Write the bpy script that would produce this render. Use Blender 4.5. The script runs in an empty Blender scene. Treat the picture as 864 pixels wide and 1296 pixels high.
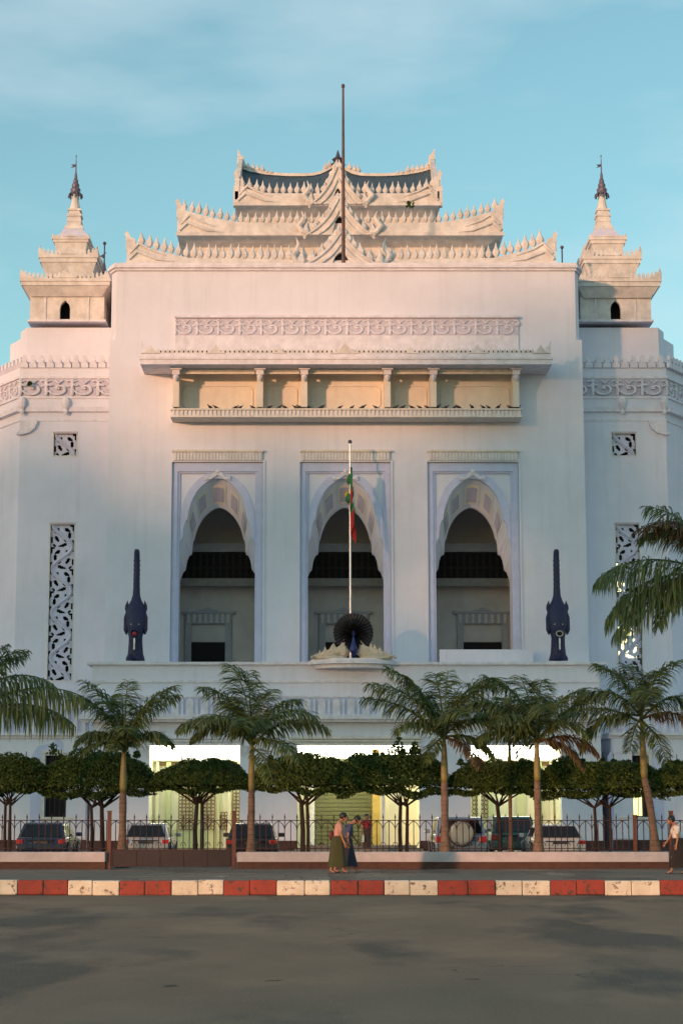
import bpy, bmesh, math, random
from mathutils import Vector, Matrix, Euler
random.seed(7)
R = math.radians
scene = bpy.context.scene

# ------------------------------------------------------------------ camera
FPX = 2400.0; CX = 402.0; PITCH = math.atan(382 / FPX); H = 1.9
cam_d = bpy.data.cameras.new('camera'); cam = bpy.data.objects.new('camera', cam_d)
scene.collection.objects.link(cam); scene.camera = cam
cam_d.sensor_fit = 'VERTICAL'; cam_d.sensor_height = 36.0; cam_d.sensor_width = 24.0
cam_d.lens = FPX / 1296 * 36
cam_d.shift_x = (432 - CX) / 1296
cam_d.clip_end = 6000; cam_d.clip_start = 0.1
cam.location = (0, 0, H); cam.rotation_euler = (R(90) + PITCH, 0, 0)
scene.render.resolution_x = 682; scene.render.resolution_y = 1024

# ------------------------------------------------------------------ light
SUN_EL = 5.6; SUN_AZ = 38.0            # azimuth: degrees left of straight behind the camera
sun_dir = Vector((-math.sin(R(SUN_AZ)) * math.cos(R(SUN_EL)), -math.cos(R(SUN_AZ)) * math.cos(R(SUN_EL)), math.sin(R(SUN_EL))))
w = bpy.data.worlds.new('World'); scene.world = w; w.use_nodes = True
nt = w.node_tree; nt.nodes.clear()
out = nt.nodes.new('ShaderNodeOutputWorld'); bg = nt.nodes.new('ShaderNodeBackground')
sky = nt.nodes.new('ShaderNodeTexSky'); sky.sky_type = 'NISHITA'; sky.sun_disc = False
sky.sun_elevation = R(SUN_EL); sky.sun_rotation = R(180 + SUN_AZ)
sky.air_density = 1.0; sky.dust_density = 0.3; sky.ozone_density = 3.0
tc = nt.nodes.new('ShaderNodeTexCoord'); mp = nt.nodes.new('ShaderNodeMapping')
mp.inputs['Scale'].default_value = (1.6, 1.0, 5.5)
nz = nt.nodes.new('ShaderNodeTexNoise'); nz.inputs['Scale'].default_value = 2.6; nz.inputs['Detail'].default_value = 6
cr = nt.nodes.new('ShaderNodeMapRange'); cr.inputs['From Min'].default_value = 0.42; cr.inputs['From Max'].default_value = 0.75
cr.inputs['To Min'].default_value = 0.06; cr.inputs['To Max'].default_value = 0.80
tint = nt.nodes.new('ShaderNodeMix'); tint.data_type = 'RGBA'; tint.blend_type = 'MULTIPLY'; tint.inputs['Factor'].default_value = 1
tint.inputs['B'].default_value = (1.22, 1.16, 0.81, 1)
cl = nt.nodes.new('ShaderNodeMix'); cl.data_type = 'RGBA'; cl.inputs['B'].default_value = (2.05, 2.45, 2.65, 1)
nt.links.new(tc.outputs['Generated'], mp.inputs['Vector']); nt.links.new(mp.outputs[0], nz.inputs['Vector'])
nt.links.new(nz.outputs['Fac'], cr.inputs['Value'])
nt.links.new(sky.outputs[0], tint.inputs['A']); nt.links.new(tint.outputs['Result'], cl.inputs['A'])
nt.links.new(cr.outputs[0], cl.inputs['Factor'])
nt.links.new(cl.outputs['Result'], bg.inputs['Color']); bg.inputs['Strength'].default_value = 0.15
nt.links.new(bg.outputs[0], out.inputs[0])

sl = bpy.data.lights.new('sun', 'SUN'); sl.energy = 1.5; sl.angle = R(2.4); sl.color = (1.0, 0.50, 0.27)
so = bpy.data.objects.new('sun', sl); scene.collection.objects.link(so)
so.rotation_euler = sun_dir.to_track_quat('Z', 'Y').to_euler()
scene.view_settings.view_transform = 'Standard'; scene.view_settings.look = 'None'
scene.view_settings.gamma = 1; scene.view_settings.exposure = 1.16

# ------------------------------------------------------------------ helpers
_c, _s = math.cos(PITCH), math.sin(PITCH)
def W(px, py, Y):
    """metres (x, z) of the point seen at px, py of the 864x1296 photograph if it stands at distance Y"""
    t = (648 - py) / FPX
    z = H + Y * (_s + t * _c) / (_c - t * _s)
    F = Y * _c + (z - H) * _s
    return (px - CX) / FPX * F, z
def WX(px, py, Y): return W(px, py, Y)[0]
def WZ(py, Y): return W(0, py, Y)[1]

class MB:
    def __init__(s): s.v = []; s.f = []; s.m = []; s.cur = 0
    def quad(s, a, b, c, d):
        n = len(s.v); s.v += [tuple(a), tuple(b), tuple(c), tuple(d)]; s.f.append((n, n+1, n+2, n+3)); s.m.append(s.cur)
    def tri(s, a, b, c):
        n = len(s.v); s.v += [tuple(a), tuple(b), tuple(c)]; s.f.append((n, n+1, n+2)); s.m.append(s.cur)
    def box(s, x0, x1, y0, y1, z0, z1):
        if x0 > x1: x0, x1 = x1, x0
        if y0 > y1: y0, y1 = y1, y0
        if z0 > z1: z0, z1 = z1, z0
        n = len(s.v)
        s.v += [(x0,y0,z0),(x1,y0,z0),(x1,y1,z0),(x0,y1,z0),(x0,y0,z1),(x1,y0,z1),(x1,y1,z1),(x0,y1,z1)]
        for f in ((3,2,1,0),(4,5,6,7),(0,1,5,4),(1,2,6,5),(2,3,7,6),(3,0,4,7)):
            s.f.append(tuple(n+i for i in f)); s.m.append(s.cur)
        return s
    def prism_y(s, pts, y0, y1):
        """polygon of (x, z), extruded from y0 (front) to y1"""
        if y0 > y1: y0, y1 = y1, y0
        a = sum(pts[i][0]*pts[(i+1)%len(pts)][1]-pts[(i+1)%len(pts)][0]*pts[i][1] for i in range(len(pts)))
        if a < 0: pts = pts[::-1]
        n = len(s.v); k = len(pts)
        s.v += [(x,y0,z) for x,z in pts] + [(x,y1,z) for x,z in pts]
        s.f.append(tuple(range(n, n+k))); s.m.append(s.cur)
        s.f.append(tuple(range(n+2*k-1, n+k-1, -1))); s.m.append(s.cur)
        for i in range(k):
            j = (i+1) % k; s.f.append((n+j, n+i, n+k+i, n+k+j)); s.m.append(s.cur)
        return s
    def prism_z(s, pts, z0, z1, top=None):
        """plan polygon of (x, y) from z0 to z1, the top ring may differ"""
        top = top or pts
        n = len(s.v); k = len(pts)
        a = sum(pts[i][0]*pts[(i+1)%k][1]-pts[(i+1)%k][0]*pts[i][1] for i in range(k))
        if a < 0: pts = pts[::-1]; top = top[::-1]
        s.v += [(x,y,z0) for x,y in pts] + [(x,y,z1) for x,y in top]
        s.f.append(tuple(range(n+k-1, n-1, -1))); s.m.append(s.cur)
        s.f.append(tuple(range(n+k, n+2*k))); s.m.append(s.cur)
        for i in range(k):
            j = (i+1) % k; s.f.append((n+i, n+j, n+k+j, n+k+i)); s.m.append(s.cur)
        return s
    def rings(s, rings, cap=True, closed=True):
        n = len(s.v); k = len(rings[0])
        for r in rings: s.v += [tuple(p) for p in r]
        for a in range(len(rings)-1):
            for i in range(k if closed else k-1):
                j = (i+1) % k
                s.f.append((n+a*k+i, n+a*k+j, n+(a+1)*k+j, n+(a+1)*k+i)); s.m.append(s.cur)
        if cap:
            s.f.append(tuple(range(n+k-1, n-1, -1))); s.m.append(s.cur)
            b = n+(len(rings)-1)*k; s.f.append(tuple(range(b, b+k))); s.m.append(s.cur)
        return s
    def lathe(s, prof, c=(0,0,0), k=12, sx=1, sy=1):
        """profile of (radius, z)"""
        return s.rings([[(c[0]+r*sx*math.cos(2*math.pi*i/k), c[1]+r*sy*math.sin(2*math.pi*i/k), c[2]+z) for i in range(k)] for r, z in prof])
    def tube(s, pts, rad, k=6, flat=1.0):
        pts = [Vector(p) for p in pts]; rr = rad if isinstance(rad, (list, tuple)) else [rad]*len(pts)
        rs = []
        for i, p in enumerate(pts):
            d = (pts[min(i+1, len(pts)-1)] - pts[max(i-1, 0)])
            d = d.normalized() if d.length > 1e-9 else Vector((0,0,1))
            up = Vector((0,1,0)) if abs(d.y) < 0.95 else Vector((1,0,0))
            a = d.cross(up).normalized(); b = a.cross(d).normalized()
            rs.append([p + a*rr[i]*math.cos(2*math.pi*q/k) + b*rr[i]*flat*math.sin(2*math.pi*q/k) for q in range(k)])
        return s.rings(rs)
    def ball(s, c, rx, ry, rz, k=10, n=6):
        return s.rings([[(c[0]+rx*math.sin(t)*math.cos(2*math.pi*i/k), c[1]+ry*math.sin(t)*math.sin(2*math.pi*i/k), c[2]-rz*math.cos(t)) for i in range(k)]
                        for t in [0.05+(math.pi-0.1)*j/n for j in range(n+1)]])
    def mesh(s, name, mats, smooth=False):
        me = bpy.data.meshes.new(name); me.from_pydata(s.v, [], s.f)
        for m in (mats if isinstance(mats, (list, tuple)) else [mats]): me.materials.append(m)
        me.polygons.foreach_set('material_index', s.m)
        if smooth: me.polygons.foreach_set('use_smooth', [True]*len(s.f))
        me.update(); return me
    def build(s, name, mats, parent=None, smooth=False, loc=None):
        return link(name, s.mesh(name, mats, smooth), parent, loc)

def link(name, data, parent=None, loc=None, rz=0, sc=None):
    o = bpy.data.objects.new(name, data); scene.collection.objects.link(o)
    if parent: o.parent = parent
    if loc is not None: o.location = loc
    if rz: o.rotation_euler.z = rz
    if sc is not None: o.scale = sc if isinstance(sc, (tuple, list)) else (sc, sc, sc)
    return o
def empty(name, loc=(0,0,0), rz=0, parent=None):
    return link(name, None, parent, loc, rz)
def tag(o, label=None, cat=None, group=None, kind=None):
    if label: o['label'] = label
    if cat: o['category'] = cat
    if group: o['group'] = group
    if kind: o['kind'] = kind
    return o
def bev(o, w_=0.02, seg=2):
    m = o.modifiers.new('bevel', 'BEVEL'); m.width = w_; m.segments = seg; m.limit_method = 'ANGLE'; m.angle_limit = R(35)
    return o
def copy_tree(o, parent=None):
    c = o.copy(); scene.collection.objects.link(c); c.parent = parent
    for ch in list(o.children): copy_tree(ch, c)
    return c

# ------------------------------------------------------------------ materials
def mat(name, col, rough=0.7, metal=0, var=0.15, scale=4.0, bump=0.0, bscale=30, streak=0.0, col2=None, emit=None, estr=0, spec=None, coat=0, chips=None):
    m = bpy.data.materials.new(name); m.use_nodes = True; n = m.node_tree; b = n.nodes['Principled BSDF']
    b.inputs['Roughness'].default_value = rough; b.inputs['Metallic'].default_value = metal
    if spec is not None: b.inputs['Specular IOR Level'].default_value = spec
    if coat: b.inputs['Coat Weight'].default_value = coat
    t = n.nodes.new('ShaderNodeTexCoord'); g = n.nodes.new('ShaderNodeNewGeometry')
    no = n.nodes.new('ShaderNodeTexNoise'); no.inputs['Scale'].default_value = scale; no.inputs['Detail'].default_value = 8
    no.inputs['Roughness'].default_value = 0.65
    n.links.new(g.outputs['Position'], no.inputs['Vector'])
    mx = n.nodes.new('ShaderNodeMix'); mx.data_type = 'RGBA'
    c2 = col2 or tuple(c*(1-var*2) for c in col)
    mx.inputs['A'].default_value = (*col, 1); mx.inputs['B'].default_value = (*c2, 1)
    ra = n.nodes.new('ShaderNodeMapRange'); ra.inputs['From Min'].default_value = 0.35; ra.inputs['From Max'].default_value = 0.75
    n.links.new(no.outputs['Fac'], ra.inputs['Value']); n.links.new(ra.outputs[0], mx.inputs['Factor'])
    last = mx.outputs['Result']
    if streak:
        mp_ = n.nodes.new('ShaderNodeMapping'); mp_.inputs['Scale'].default_value = (1.7, 1.7, 0.09)
        n2 = n.nodes.new('ShaderNodeTexNoise'); n2.inputs['Scale'].default_value = 1.6; n2.inputs['Detail'].default_value = 7; n2.inputs['Roughness'].default_value = 0.7
        n.links.new(g.outputs['Position'], mp_.inputs['Vector']); n.links.new(mp_.outputs[0], n2.inputs['Vector'])
        r2 = n.nodes.new('ShaderNodeMapRange'); r2.inputs['From Min'].default_value = 0.5; r2.inputs['From Max'].default_value = 0.8
        r2.inputs['To Max'].default_value = streak
        n.links.new(n2.outputs['Fac'], r2.inputs['Value'])
        m2 = n.nodes.new('ShaderNodeMix'); m2.data_type = 'RGBA'; m2.inputs['B'].default_value = (col[0]*.42, col[1]*.42, col[2]*.42, 1)
        n.links.new(last, m2.inputs['A']); n.links.new(r2.outputs[0], m2.inputs['Factor']); last = m2.outputs['Result']
    if chips:
        n4 = n.nodes.new('ShaderNodeTexNoise'); n4.inputs['Scale'].default_value = 5.5; n4.inputs['Detail'].default_value = 9; n4.inputs['Roughness'].default_value = 0.75
        n.links.new(g.outputs['Position'], n4.inputs['Vector']); r4 = n.nodes.new('ShaderNodeMapRange'); r4.inputs['From Min'].default_value = 0.56; r4.inputs['From Max'].default_value = 0.60
        n.links.new(n4.outputs['Fac'], r4.inputs['Value']); m4 = n.nodes.new('ShaderNodeMix'); m4.data_type = 'RGBA'; m4.inputs['B'].default_value = (*chips, 1)
        n.links.new(last, m4.inputs['A']); n.links.new(r4.outputs[0], m4.inputs['Factor']); last = m4.outputs['Result']
    n.links.new(last, b.inputs['Base Color'])
    if bump:
        n3 = n.nodes.new('ShaderNodeTexNoise'); n3.inputs['Scale'].default_value = bscale; n3.inputs['Detail'].default_value = 5
        n.links.new(g.outputs['Position'], n3.inputs['Vector'])
        bp = n.nodes.new('ShaderNodeBump'); bp.inputs['Strength'].default_value = bump; bp.inputs['Distance'].default_value = 0.02
        n.links.new(n3.outputs['Fac'], bp.inputs['Height']); n.links.new(bp.outputs[0], b.inputs['Normal'])
    if emit:
        b.inputs['Emission Color'].default_value = (*emit, 1); b.inputs['Emission Strength'].default_value = estr
    return m

M = {}
M['plaster'] = mat('plaster_white', (0.755, 0.76, 0.86), 0.85, var=0.06, scale=0.45, bump=0.3, bscale=9, streak=0.20)
M['plaster2'] = mat('plaster_ornament', (0.80, 0.78, 0.85), 0.85, var=0.14, scale=2.5, bump=0.3, bscale=14, streak=0.3)
M['roofwhite'] = mat('roof_ornament_white', (0.78, 0.74, 0.71), 0.85, var=0.2, scale=1.8, bump=0.3, bscale=12, streak=0.35)
M['lav'] = mat('lavender_paint', (0.58, 0.62, 0.83), 0.8, var=0.07, scale=2, bump=0.15, bscale=12, streak=0.1)
M['mauve'] = mat('mauve_recess', (0.52, 0.50, 0.64), 0.85, var=0.1, scale=3)
M['cream'] = mat('cream_panel', (0.76, 0.69, 0.60), 0.85, var=0.08, scale=1.5, bump=0.2, streak=0.2)
M['creamtrim'] = mat('cream_trim', (0.77, 0.72, 0.65), 0.85, var=0.12, scale=4, streak=0.3)
M['greywall'] = mat('loggia_wall', (0.70, 0.67, 0.66), 0.9, var=0.1, scale=1.2)
M['greywall2'] = mat('loggia_carving', (0.46, 0.47, 0.52), 0.9, var=0.1, scale=3)
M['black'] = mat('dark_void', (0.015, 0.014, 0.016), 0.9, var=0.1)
M['darkwood'] = mat('dark_wood', (0.035, 0.025, 0.022), 0.8, var=0.3, scale=6)
M['mauvepale'] = mat('pale_mauve_ground', (0.60, 0.57, 0.67), 0.85, var=0.1, scale=3)
M['spirem'] = mat('spire_metal', (0.19, 0.17, 0.24), 0.55, metal=0.2, var=0.35, scale=8)
M['scar'] = mat('palm_trunk_scar', (0.16, 0.105, 0.075), 0.9, var=0.3, scale=5)
M['tile'] = mat('blue_grey_roof_sheet', (0.055, 0.10, 0.14), 0.6, var=0.2, scale=1.5)
M['metal'] = mat('tarnished_metal', (0.09, 0.085, 0.13), 0.55, metal=0.2, var=0.3, scale=8)
M['polem'] = mat('weathered_pole', (0.13, 0.07, 0.07), 0.6, var=0.3, scale=3)
M['silver'] = mat('silver_pole', (0.62, 0.62, 0.64), 0.35, metal=0.6, var=0.08, scale=5)
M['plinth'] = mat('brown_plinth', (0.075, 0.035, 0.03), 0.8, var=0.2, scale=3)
M['bluestat'] = mat('indigo_painted_statue', (0.022, 0.022, 0.085), 0.55, var=0.3, scale=9, bump=0.6, bscale=12)
M['red'] = mat('red_paint', (0.42, 0.03, 0.03), 0.6, var=0.2)
M['ivory'] = mat('ivory_paint', (0.68, 0.56, 0.42), 0.7, var=0.15, scale=6)
M['peacock'] = mat('peacock_dark', (0.014, 0.009, 0.014), 0.5, var=0.4, scale=14, bump=0.5, bscale=25)
M['iron'] = mat('rusty_dark_iron', (0.05, 0.018, 0.025), 0.6, metal=0.2, var=0.3, scale=10)
M['ironred'] = mat('red_brown_iron_post', (0.16, 0.05, 0.03), 0.6, var=0.3, scale=8)
M['gatem'] = mat('dark_red_sheet', (0.028, 0.012, 0.014), 0.55, var=0.25, scale=4)
M['wallwhite'] = mat('whitewashed_wall', (0.56, 0.49, 0.50), 0.85, var=0.12, scale=3, bump=0.3, bscale=14)
M['wallbrown'] = mat('brown_painted_base', (0.10, 0.045, 0.032), 0.85, var=0.2, scale=5, bump=0.3, bscale=14)
M['frond'] = mat('palm_frond_green', (0.135, 0.19, 0.062), 0.5, var=0.3, scale=3)
M['frond2'] = mat('palm_frond_young', (0.23, 0.28, 0.085), 0.5, var=0.25, scale=3)
M['dead'] = mat('palm_frond_dry', (0.17, 0.10, 0.045), 0.7, var=0.3, scale=3)
M['shaft'] = mat('palm_crownshaft', (0.26, 0.21, 0.07), 0.6, var=0.3, scale=3)
M['trunk'] = mat('palm_trunk', (0.22, 0.14, 0.10), 0.9, var=0.3, scale=5, bump=0.6, bscale=18)
M['bark'] = mat('dark_bark', (0.035, 0.022, 0.018), 0.9, var=0.3, scale=8)
M['leaf'] = mat('clipped_leaf', (0.072, 0.125, 0.034), 0.6, var=0.3, scale=1.6, spec=0.15)
M['leaf2'] = mat('clipped_leaf_light', (0.15, 0.21, 0.055), 0.55, var=0.3, scale=2, spec=0.15)
M['skin'] = mat('skin', (0.36, 0.17, 0.10), 0.6, var=0.05)
M['hair'] = mat('black_hair', (0.012, 0.010, 0.012), 0.5, var=0.2)
M['glass'] = mat('car_glass', (0.012, 0.014, 0.018), 0.08, var=0.1)
M['tyre'] = mat('tyre_rubber', (0.02, 0.02, 0.02), 0.85)
M['rim'] = mat('wheel_rim', (0.45, 0.45, 0.47), 0.35, metal=0.8)
M['lampred'] = mat('tail_lamp_red', (0.45, 0.02, 0.02), 0.25)
M['plate'] = mat('number_plate', (0.05, 0.05, 0.05), 0.5)
M['litwall'] = mat('entrance_cream_wall', (0.80, 0.79, 0.62), 0.8, var=0.05, scale=2)
M['litgreen'] = mat('pale_green_door', (0.55, 0.60, 0.36), 0.7, var=0.08, scale=3)
M['shutter'] = mat('olive_roller_shutter', (0.17, 0.175, 0.08), 0.6, var=0.12, scale=3)
M['goldlat'] = mat('brown_lattice', (0.20, 0.12, 0.05), 0.7, var=0.2)
M['tube'] = mat('lit_fluorescent_panel', (0.9, 0.9, 0.85), 0.5, var=0, emit=(1.0, 0.97, 0.76), estr=4.5)
M['tube2'] = mat('lit_ceiling_panel', (0.9, 0.9, 0.85), 0.5, var=0, emit=(1.0, 0.96, 0.66), estr=1.6)
M['warmlamp'] = mat('lit_yellow_window', (0.8, 0.7, 0.3), 0.5, var=0, emit=(1.0, 0.88, 0.35), estr=.8)

def leafy(m, amount=0.25):
    n = m.node_tree; b = n.nodes['Principled BSDF']; o = n.nodes['Material Output']
    t = n.nodes.new('ShaderNodeBsdfTranslucent'); mixn = n.nodes.new('ShaderNodeMixShader'); mixn.inputs[0].default_value = amount
    src = b.inputs['Base Color'].links[0].from_socket
    n.links.new(src, t.inputs['Color']); n.links.new(b.outputs[0], mixn.inputs[1]); n.links.new(t.outputs[0], mixn.inputs[2])
    n.links.new(mixn.outputs[0], o.inputs['Surface'])
for k in ('frond', 'frond2', 'dead', 'leaf', 'leaf2'): leafy(M[k], .38)

# asphalt with worn and damp patches; paving with damp glossy patches
def ground_mat(name, c1, c2, c3, kind):
    m = bpy.data.materials.new(name); m.use_nodes = True; n = m.node_tree; b = n.nodes['Principled BSDF']
    g = n.nodes.new('ShaderNodeNewGeometry')
    def noise(scale, sc, det=6, ro=0.6):
        mp_ = n.nodes.new('ShaderNodeMapping'); mp_.inputs['Scale'].default_value = sc
        t = n.nodes.new('ShaderNodeTexNoise'); t.inputs['Scale'].default_value = scale; t.inputs['Detail'].default_value = det; t.inputs['Roughness'].default_value = ro
        n.links.new(g.outputs['Position'], mp_.inputs['Vector']); n.links.new(mp_.outputs[0], t.inputs['Vector']); return t.outputs['Fac']
    def rng(s, a, b_, c=0, d=1):
        r = n.nodes.new('ShaderNodeMapRange'); r.inputs['From Min'].default_value = a; r.inputs['From Max'].default_value = b_
        r.inputs['To Min'].default_value = c; r.inputs['To Max'].default_value = d; n.links.new(s, r.inputs['Value']); return r.outputs[0]
    def mix(a, b_, f):
        x = n.nodes.new('ShaderNodeMix'); x.data_type = 'RGBA'; n.links.new(f, x.inputs['Factor'])
        for s_, v in (('A', a), ('B', b_)):
            if isinstance(v, tuple): x.inputs[s_].default_value = (*v, 1)
            else: n.links.new(v, x.inputs[s_])
        return x.outputs['Result']
    b.inputs['Specular IOR Level'].default_value = 0.12
    fine = noise(26, (1, 1, 1), 5, 0.9); big = noise(0.5, (0.8, 0.3, 1)); stain = noise(0.40, (0.8, 0.26, 1), 5, 0.55)
    st = rng(stain, 0.52, 0.6)
    c = mix(mix(c1, c2, rng(big, 0.35, 0.65)), c3, st)
    c = mix(c, tuple(v*1.9 for v in c1), rng(fine, 0.50, 0.66, 0, 0.75))
    if kind == 'road':
        vo = n.nodes.new('ShaderNodeTexVoronoi'); vo.feature = 'DISTANCE_TO_EDGE'; vo.inputs['Scale'].default_value = 0.42
        wob = n.nodes.new('ShaderNodeVectorMath'); wob.operation = 'ADD'; nn = n.nodes.new('ShaderNodeTexNoise'); nn.inputs['Scale'].default_value = 1.3; nn.inputs['Detail'].default_value = 6
        n.links.new(g.outputs['Position'], nn.inputs['Vector']); n.links.new(g.outputs['Position'], wob.inputs[0]); n.links.new(nn.outputs['Color'], wob.inputs[1]); n.links.new(wob.outputs[0], vo.inputs['Vector'])
        crack = rng(vo.outputs['Distance'], 0.0, 0.012, 1, 0); gate_ = rng(noise(0.12, (1, 1, 1), 3), 0.56, 0.62)
        mm = n.nodes.new('ShaderNodeMath'); mm.operation = 'MULTIPLY'; n.links.new(crack, mm.inputs[0]); n.links.new(gate_, mm.inputs[1])
        c = mix(c, (0.030, 0.027, 0.024), mm.outputs[0])
        c = mix(c, tuple(v*1.35 for v in c2), rng(noise(0.7, (0.5, 0.30, 1), 5), 0.50, 0.70, 0, 0.6))
        c = mix(c, (0.05, 0.045, 0.038), rng(noise(1.4, (1, 1, 1), 3, 0.5), 0.70, 0.74, 0, 0.8))
    n.links.new(c, b.inputs['Base Color'])
    ro = n.nodes.new('ShaderNodeMath'); ro.operation = 'SUBTRACT'; ro.inputs[0].default_value = 0.82 if kind == 'road' else 0.62
    n.links.new(rng(stain, 0.5, 0.62, 0, 0.25), ro.inputs[1]); n.links.new(ro.outputs[0], b.inputs['Roughness'])
    bp = n.nodes.new('ShaderNodeBump'); bp.inputs['Strength'].default_value = 0.5; bp.inputs['Distance'].default_value = 0.008
    n.links.new(fine, bp.inputs['Height']); n.links.new(bp.outputs[0], b.inputs['Normal'])
    return m
M['asphalt'] = ground_mat('asphalt', (0.205, 0.142, 0.096), (0.270, 0.182, 0.118), (0.090, 0.067, 0.046), 'road')
M['slab'] = ground_mat('grey_paving', (0.18, 0.145, 0.115), (0.22, 0.18, 0.14), (0.10, 0.085, 0.068), 'slab')
M['joint'] = mat('paving_joint', (0.03, 0.028, 0.025), 0.9)
M['concrete'] = mat('forecourt_concrete', (0.20, 0.19, 0.17), 0.9, var=0.15, scale=1)
M['kred'] = mat('kerb_red_paint', (0.36, 0.050, 0.030), 0.7, var=0.25, scale=3, col2=(0.24, 0.04, 0.028), bump=0.5, bscale=12, streak=0.5, chips=(0.10, 0.045, 0.035))
M['kwhite'] = mat('kerb_white_paint', (0.80, 0.71, 0.58), 0.75, var=0.1, scale=2.2, col2=(0.60, 0.50, 0.38), bump=0.5, bscale=12, streak=0.5, chips=(0.16, 0.11, 0.08))
M['soil'] = mat('bare_earth', (0.12, 0.10, 0.07), 0.95, scale=1)
# ------------------------------------------------------------------ ground, road, kerb, paving
YK = 45.7; YWALL = 55.4; ZP = 0.33; YM = 86.0; YB = 83.0; YT = 88.5
b = MB(); b.quad((-3000,-3000,-0.05),(3000,-3000,-0.05),(3000,3000,-0.05),(-3000,3000,-0.05)); tag(b.build('ground', M['soil']), kind='structure')
b = MB(); b.quad((-220,0.8,0.0),(220,0.8,0.0),(220,YK,0.0),(-220,YK,0.0)); tag(b.build('road', M['asphalt']), kind='structure')
b = MB(); b.quad((-220,YK-0.62,0.004),(220,YK-0.62,0.004),(220,YK-0.50,0.004),(-220,YK-0.50,0.004))
M['line'] = mat('worn_edge_line', (0.16, 0.14, 0.11), 0.8, var=0.3, scale=1.2, col2=(0.06, 0.055, 0.05))
tag(b.build('road_marking', M['line']), kind='structure')
pave = MB(); pave.box(-220, 220, YK+0.30, YWALL+0.5, -0.04, ZP-0.02)
pv = tag(pave.build('pavement', M['joint']), kind='structure')
near = MB(); near.box(-220, 220, -14, 0.5, -0.04, 0.30); tag(near.build('near_pavement', M['slab']), kind='structure')
slab = MB(); slab.box(0.0, 1.085, 0, 1.335, 0, 0.022); slm = slab.mesh('paving_slab', M['slab'])
for j in range(7):
    for i in range(-12, 13):
        x = i*1.1 - 0.4*j; y = YK+0.31+j*1.35
        o = link('paving_slab', slm, pv, (x, y, ZP-0.02 + random.uniform(0, 0.006)))
        o.rotation_euler = (random.uniform(-.003,.003), random.uniform(-.003,.003), 0)
kb = tag(MB().box(-220, 220, YK+0.02, YK+0.29, -0.03, ZP-0.03).build('kerb', M['joint']), kind='structure')
kxs = [-44, 22, 86, 151, 217, 283, 350, 418, 486, 554, 627, 696, 765, 835, 905]
for i in range(len(kxs)-1):
    a = WX(kxs[i], 1133, YK); c_ = WX(kxs[i+1], 1133, YK); mid = (a+c_)/2 + random.uniform(-.03,.03)
    for p, q in ((a, mid), (mid, c_)):
        o = MB().box(p+0.006, q-0.006, YK, YK+0.30, 0.0, ZP+0.012).build('kerb_block', M['kwhite'] if i % 2 == 0 else M['kred'], kb)
        o.location = (0, random.uniform(-.012,.012), random.uniform(-.010,.012)); bev(o, random.uniform(.015,.035), 2)
fc = MB(); fc.box(-220, 220, YWALL+0.52, 400, -0.04, ZP-0.004); tag(fc.build('forecourt', M['concrete']), kind='structure')

# low boundary wall in two runs, gate between
def boundary_wall(px0, px1, label):
    x0, x1 = WX(px0, 1090, YWALL), WX(px1, 1090, YWALL)
    t = tag(empty('boundary_wall', ((x0+x1)/2, YWALL, ZP)), label, 'wall')
    hw = (x1-x0)/2
    MB().box(-hw, hw, 0.05, 0.35, 0, 0.20).build('base_course', M['wallbrown'], t)
    bev(MB().box(-hw, hw, 0.0, 0.40, 0.20, 0.485).build('coping', M['wallwhite'], t), 0.015)
    return t
boundary_wall(-160, 133, 'low whitewashed wall with brown base running left of the dark gate')
boundary_wall(300, 846, 'long low whitewashed wall with brown base between the two dark gates')

def gate(px0, px1, label):
    x0, x1 = WX(px0, 1090, YWALL+.2), WX(px1, 1090, YWALL+.2); hw = (x1-x0)/2
    t = tag(empty('iron_gate', ((x0+x1)/2, YWALL+0.2, ZP)), label, 'gate')
    MB().box(-hw+.06, hw-.06, -0.03, 0.03, 0.06, 0.52).build('lower_panel', M['gatem'], t)
    for s in (-1, 1):
        pb = MB(); pb.box(s*hw-.055, s*hw+.055, -.055, .055, 0, 1.62); pb.box(s*hw-.065, s*hw+.065, -.065, .065, 1.62, 1.66)
        pb.build('gate_post', M['ironred'], t)
    MB().box(-hw+.06, hw-.06, -0.02, 0.02, 0.52, 0.56).build('rail', M['iron'], t)
    n = int(hw*2/0.62)
    for k in range(n+1):
        MB().box(-hw+.1+k*(2*hw-.2)/n-.015, -hw+.1+k*(2*hw-.2)/n+.015, -.045, -.031, .07, .51).build('panel_rib', M['gatem'], t)
    return t
gate(138, 296, 'dark red sheet metal gate with rusty posts beside the second palm')
gate(850, 1010, 'dark sheet metal gate at the right edge behind the bending walker')

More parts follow.
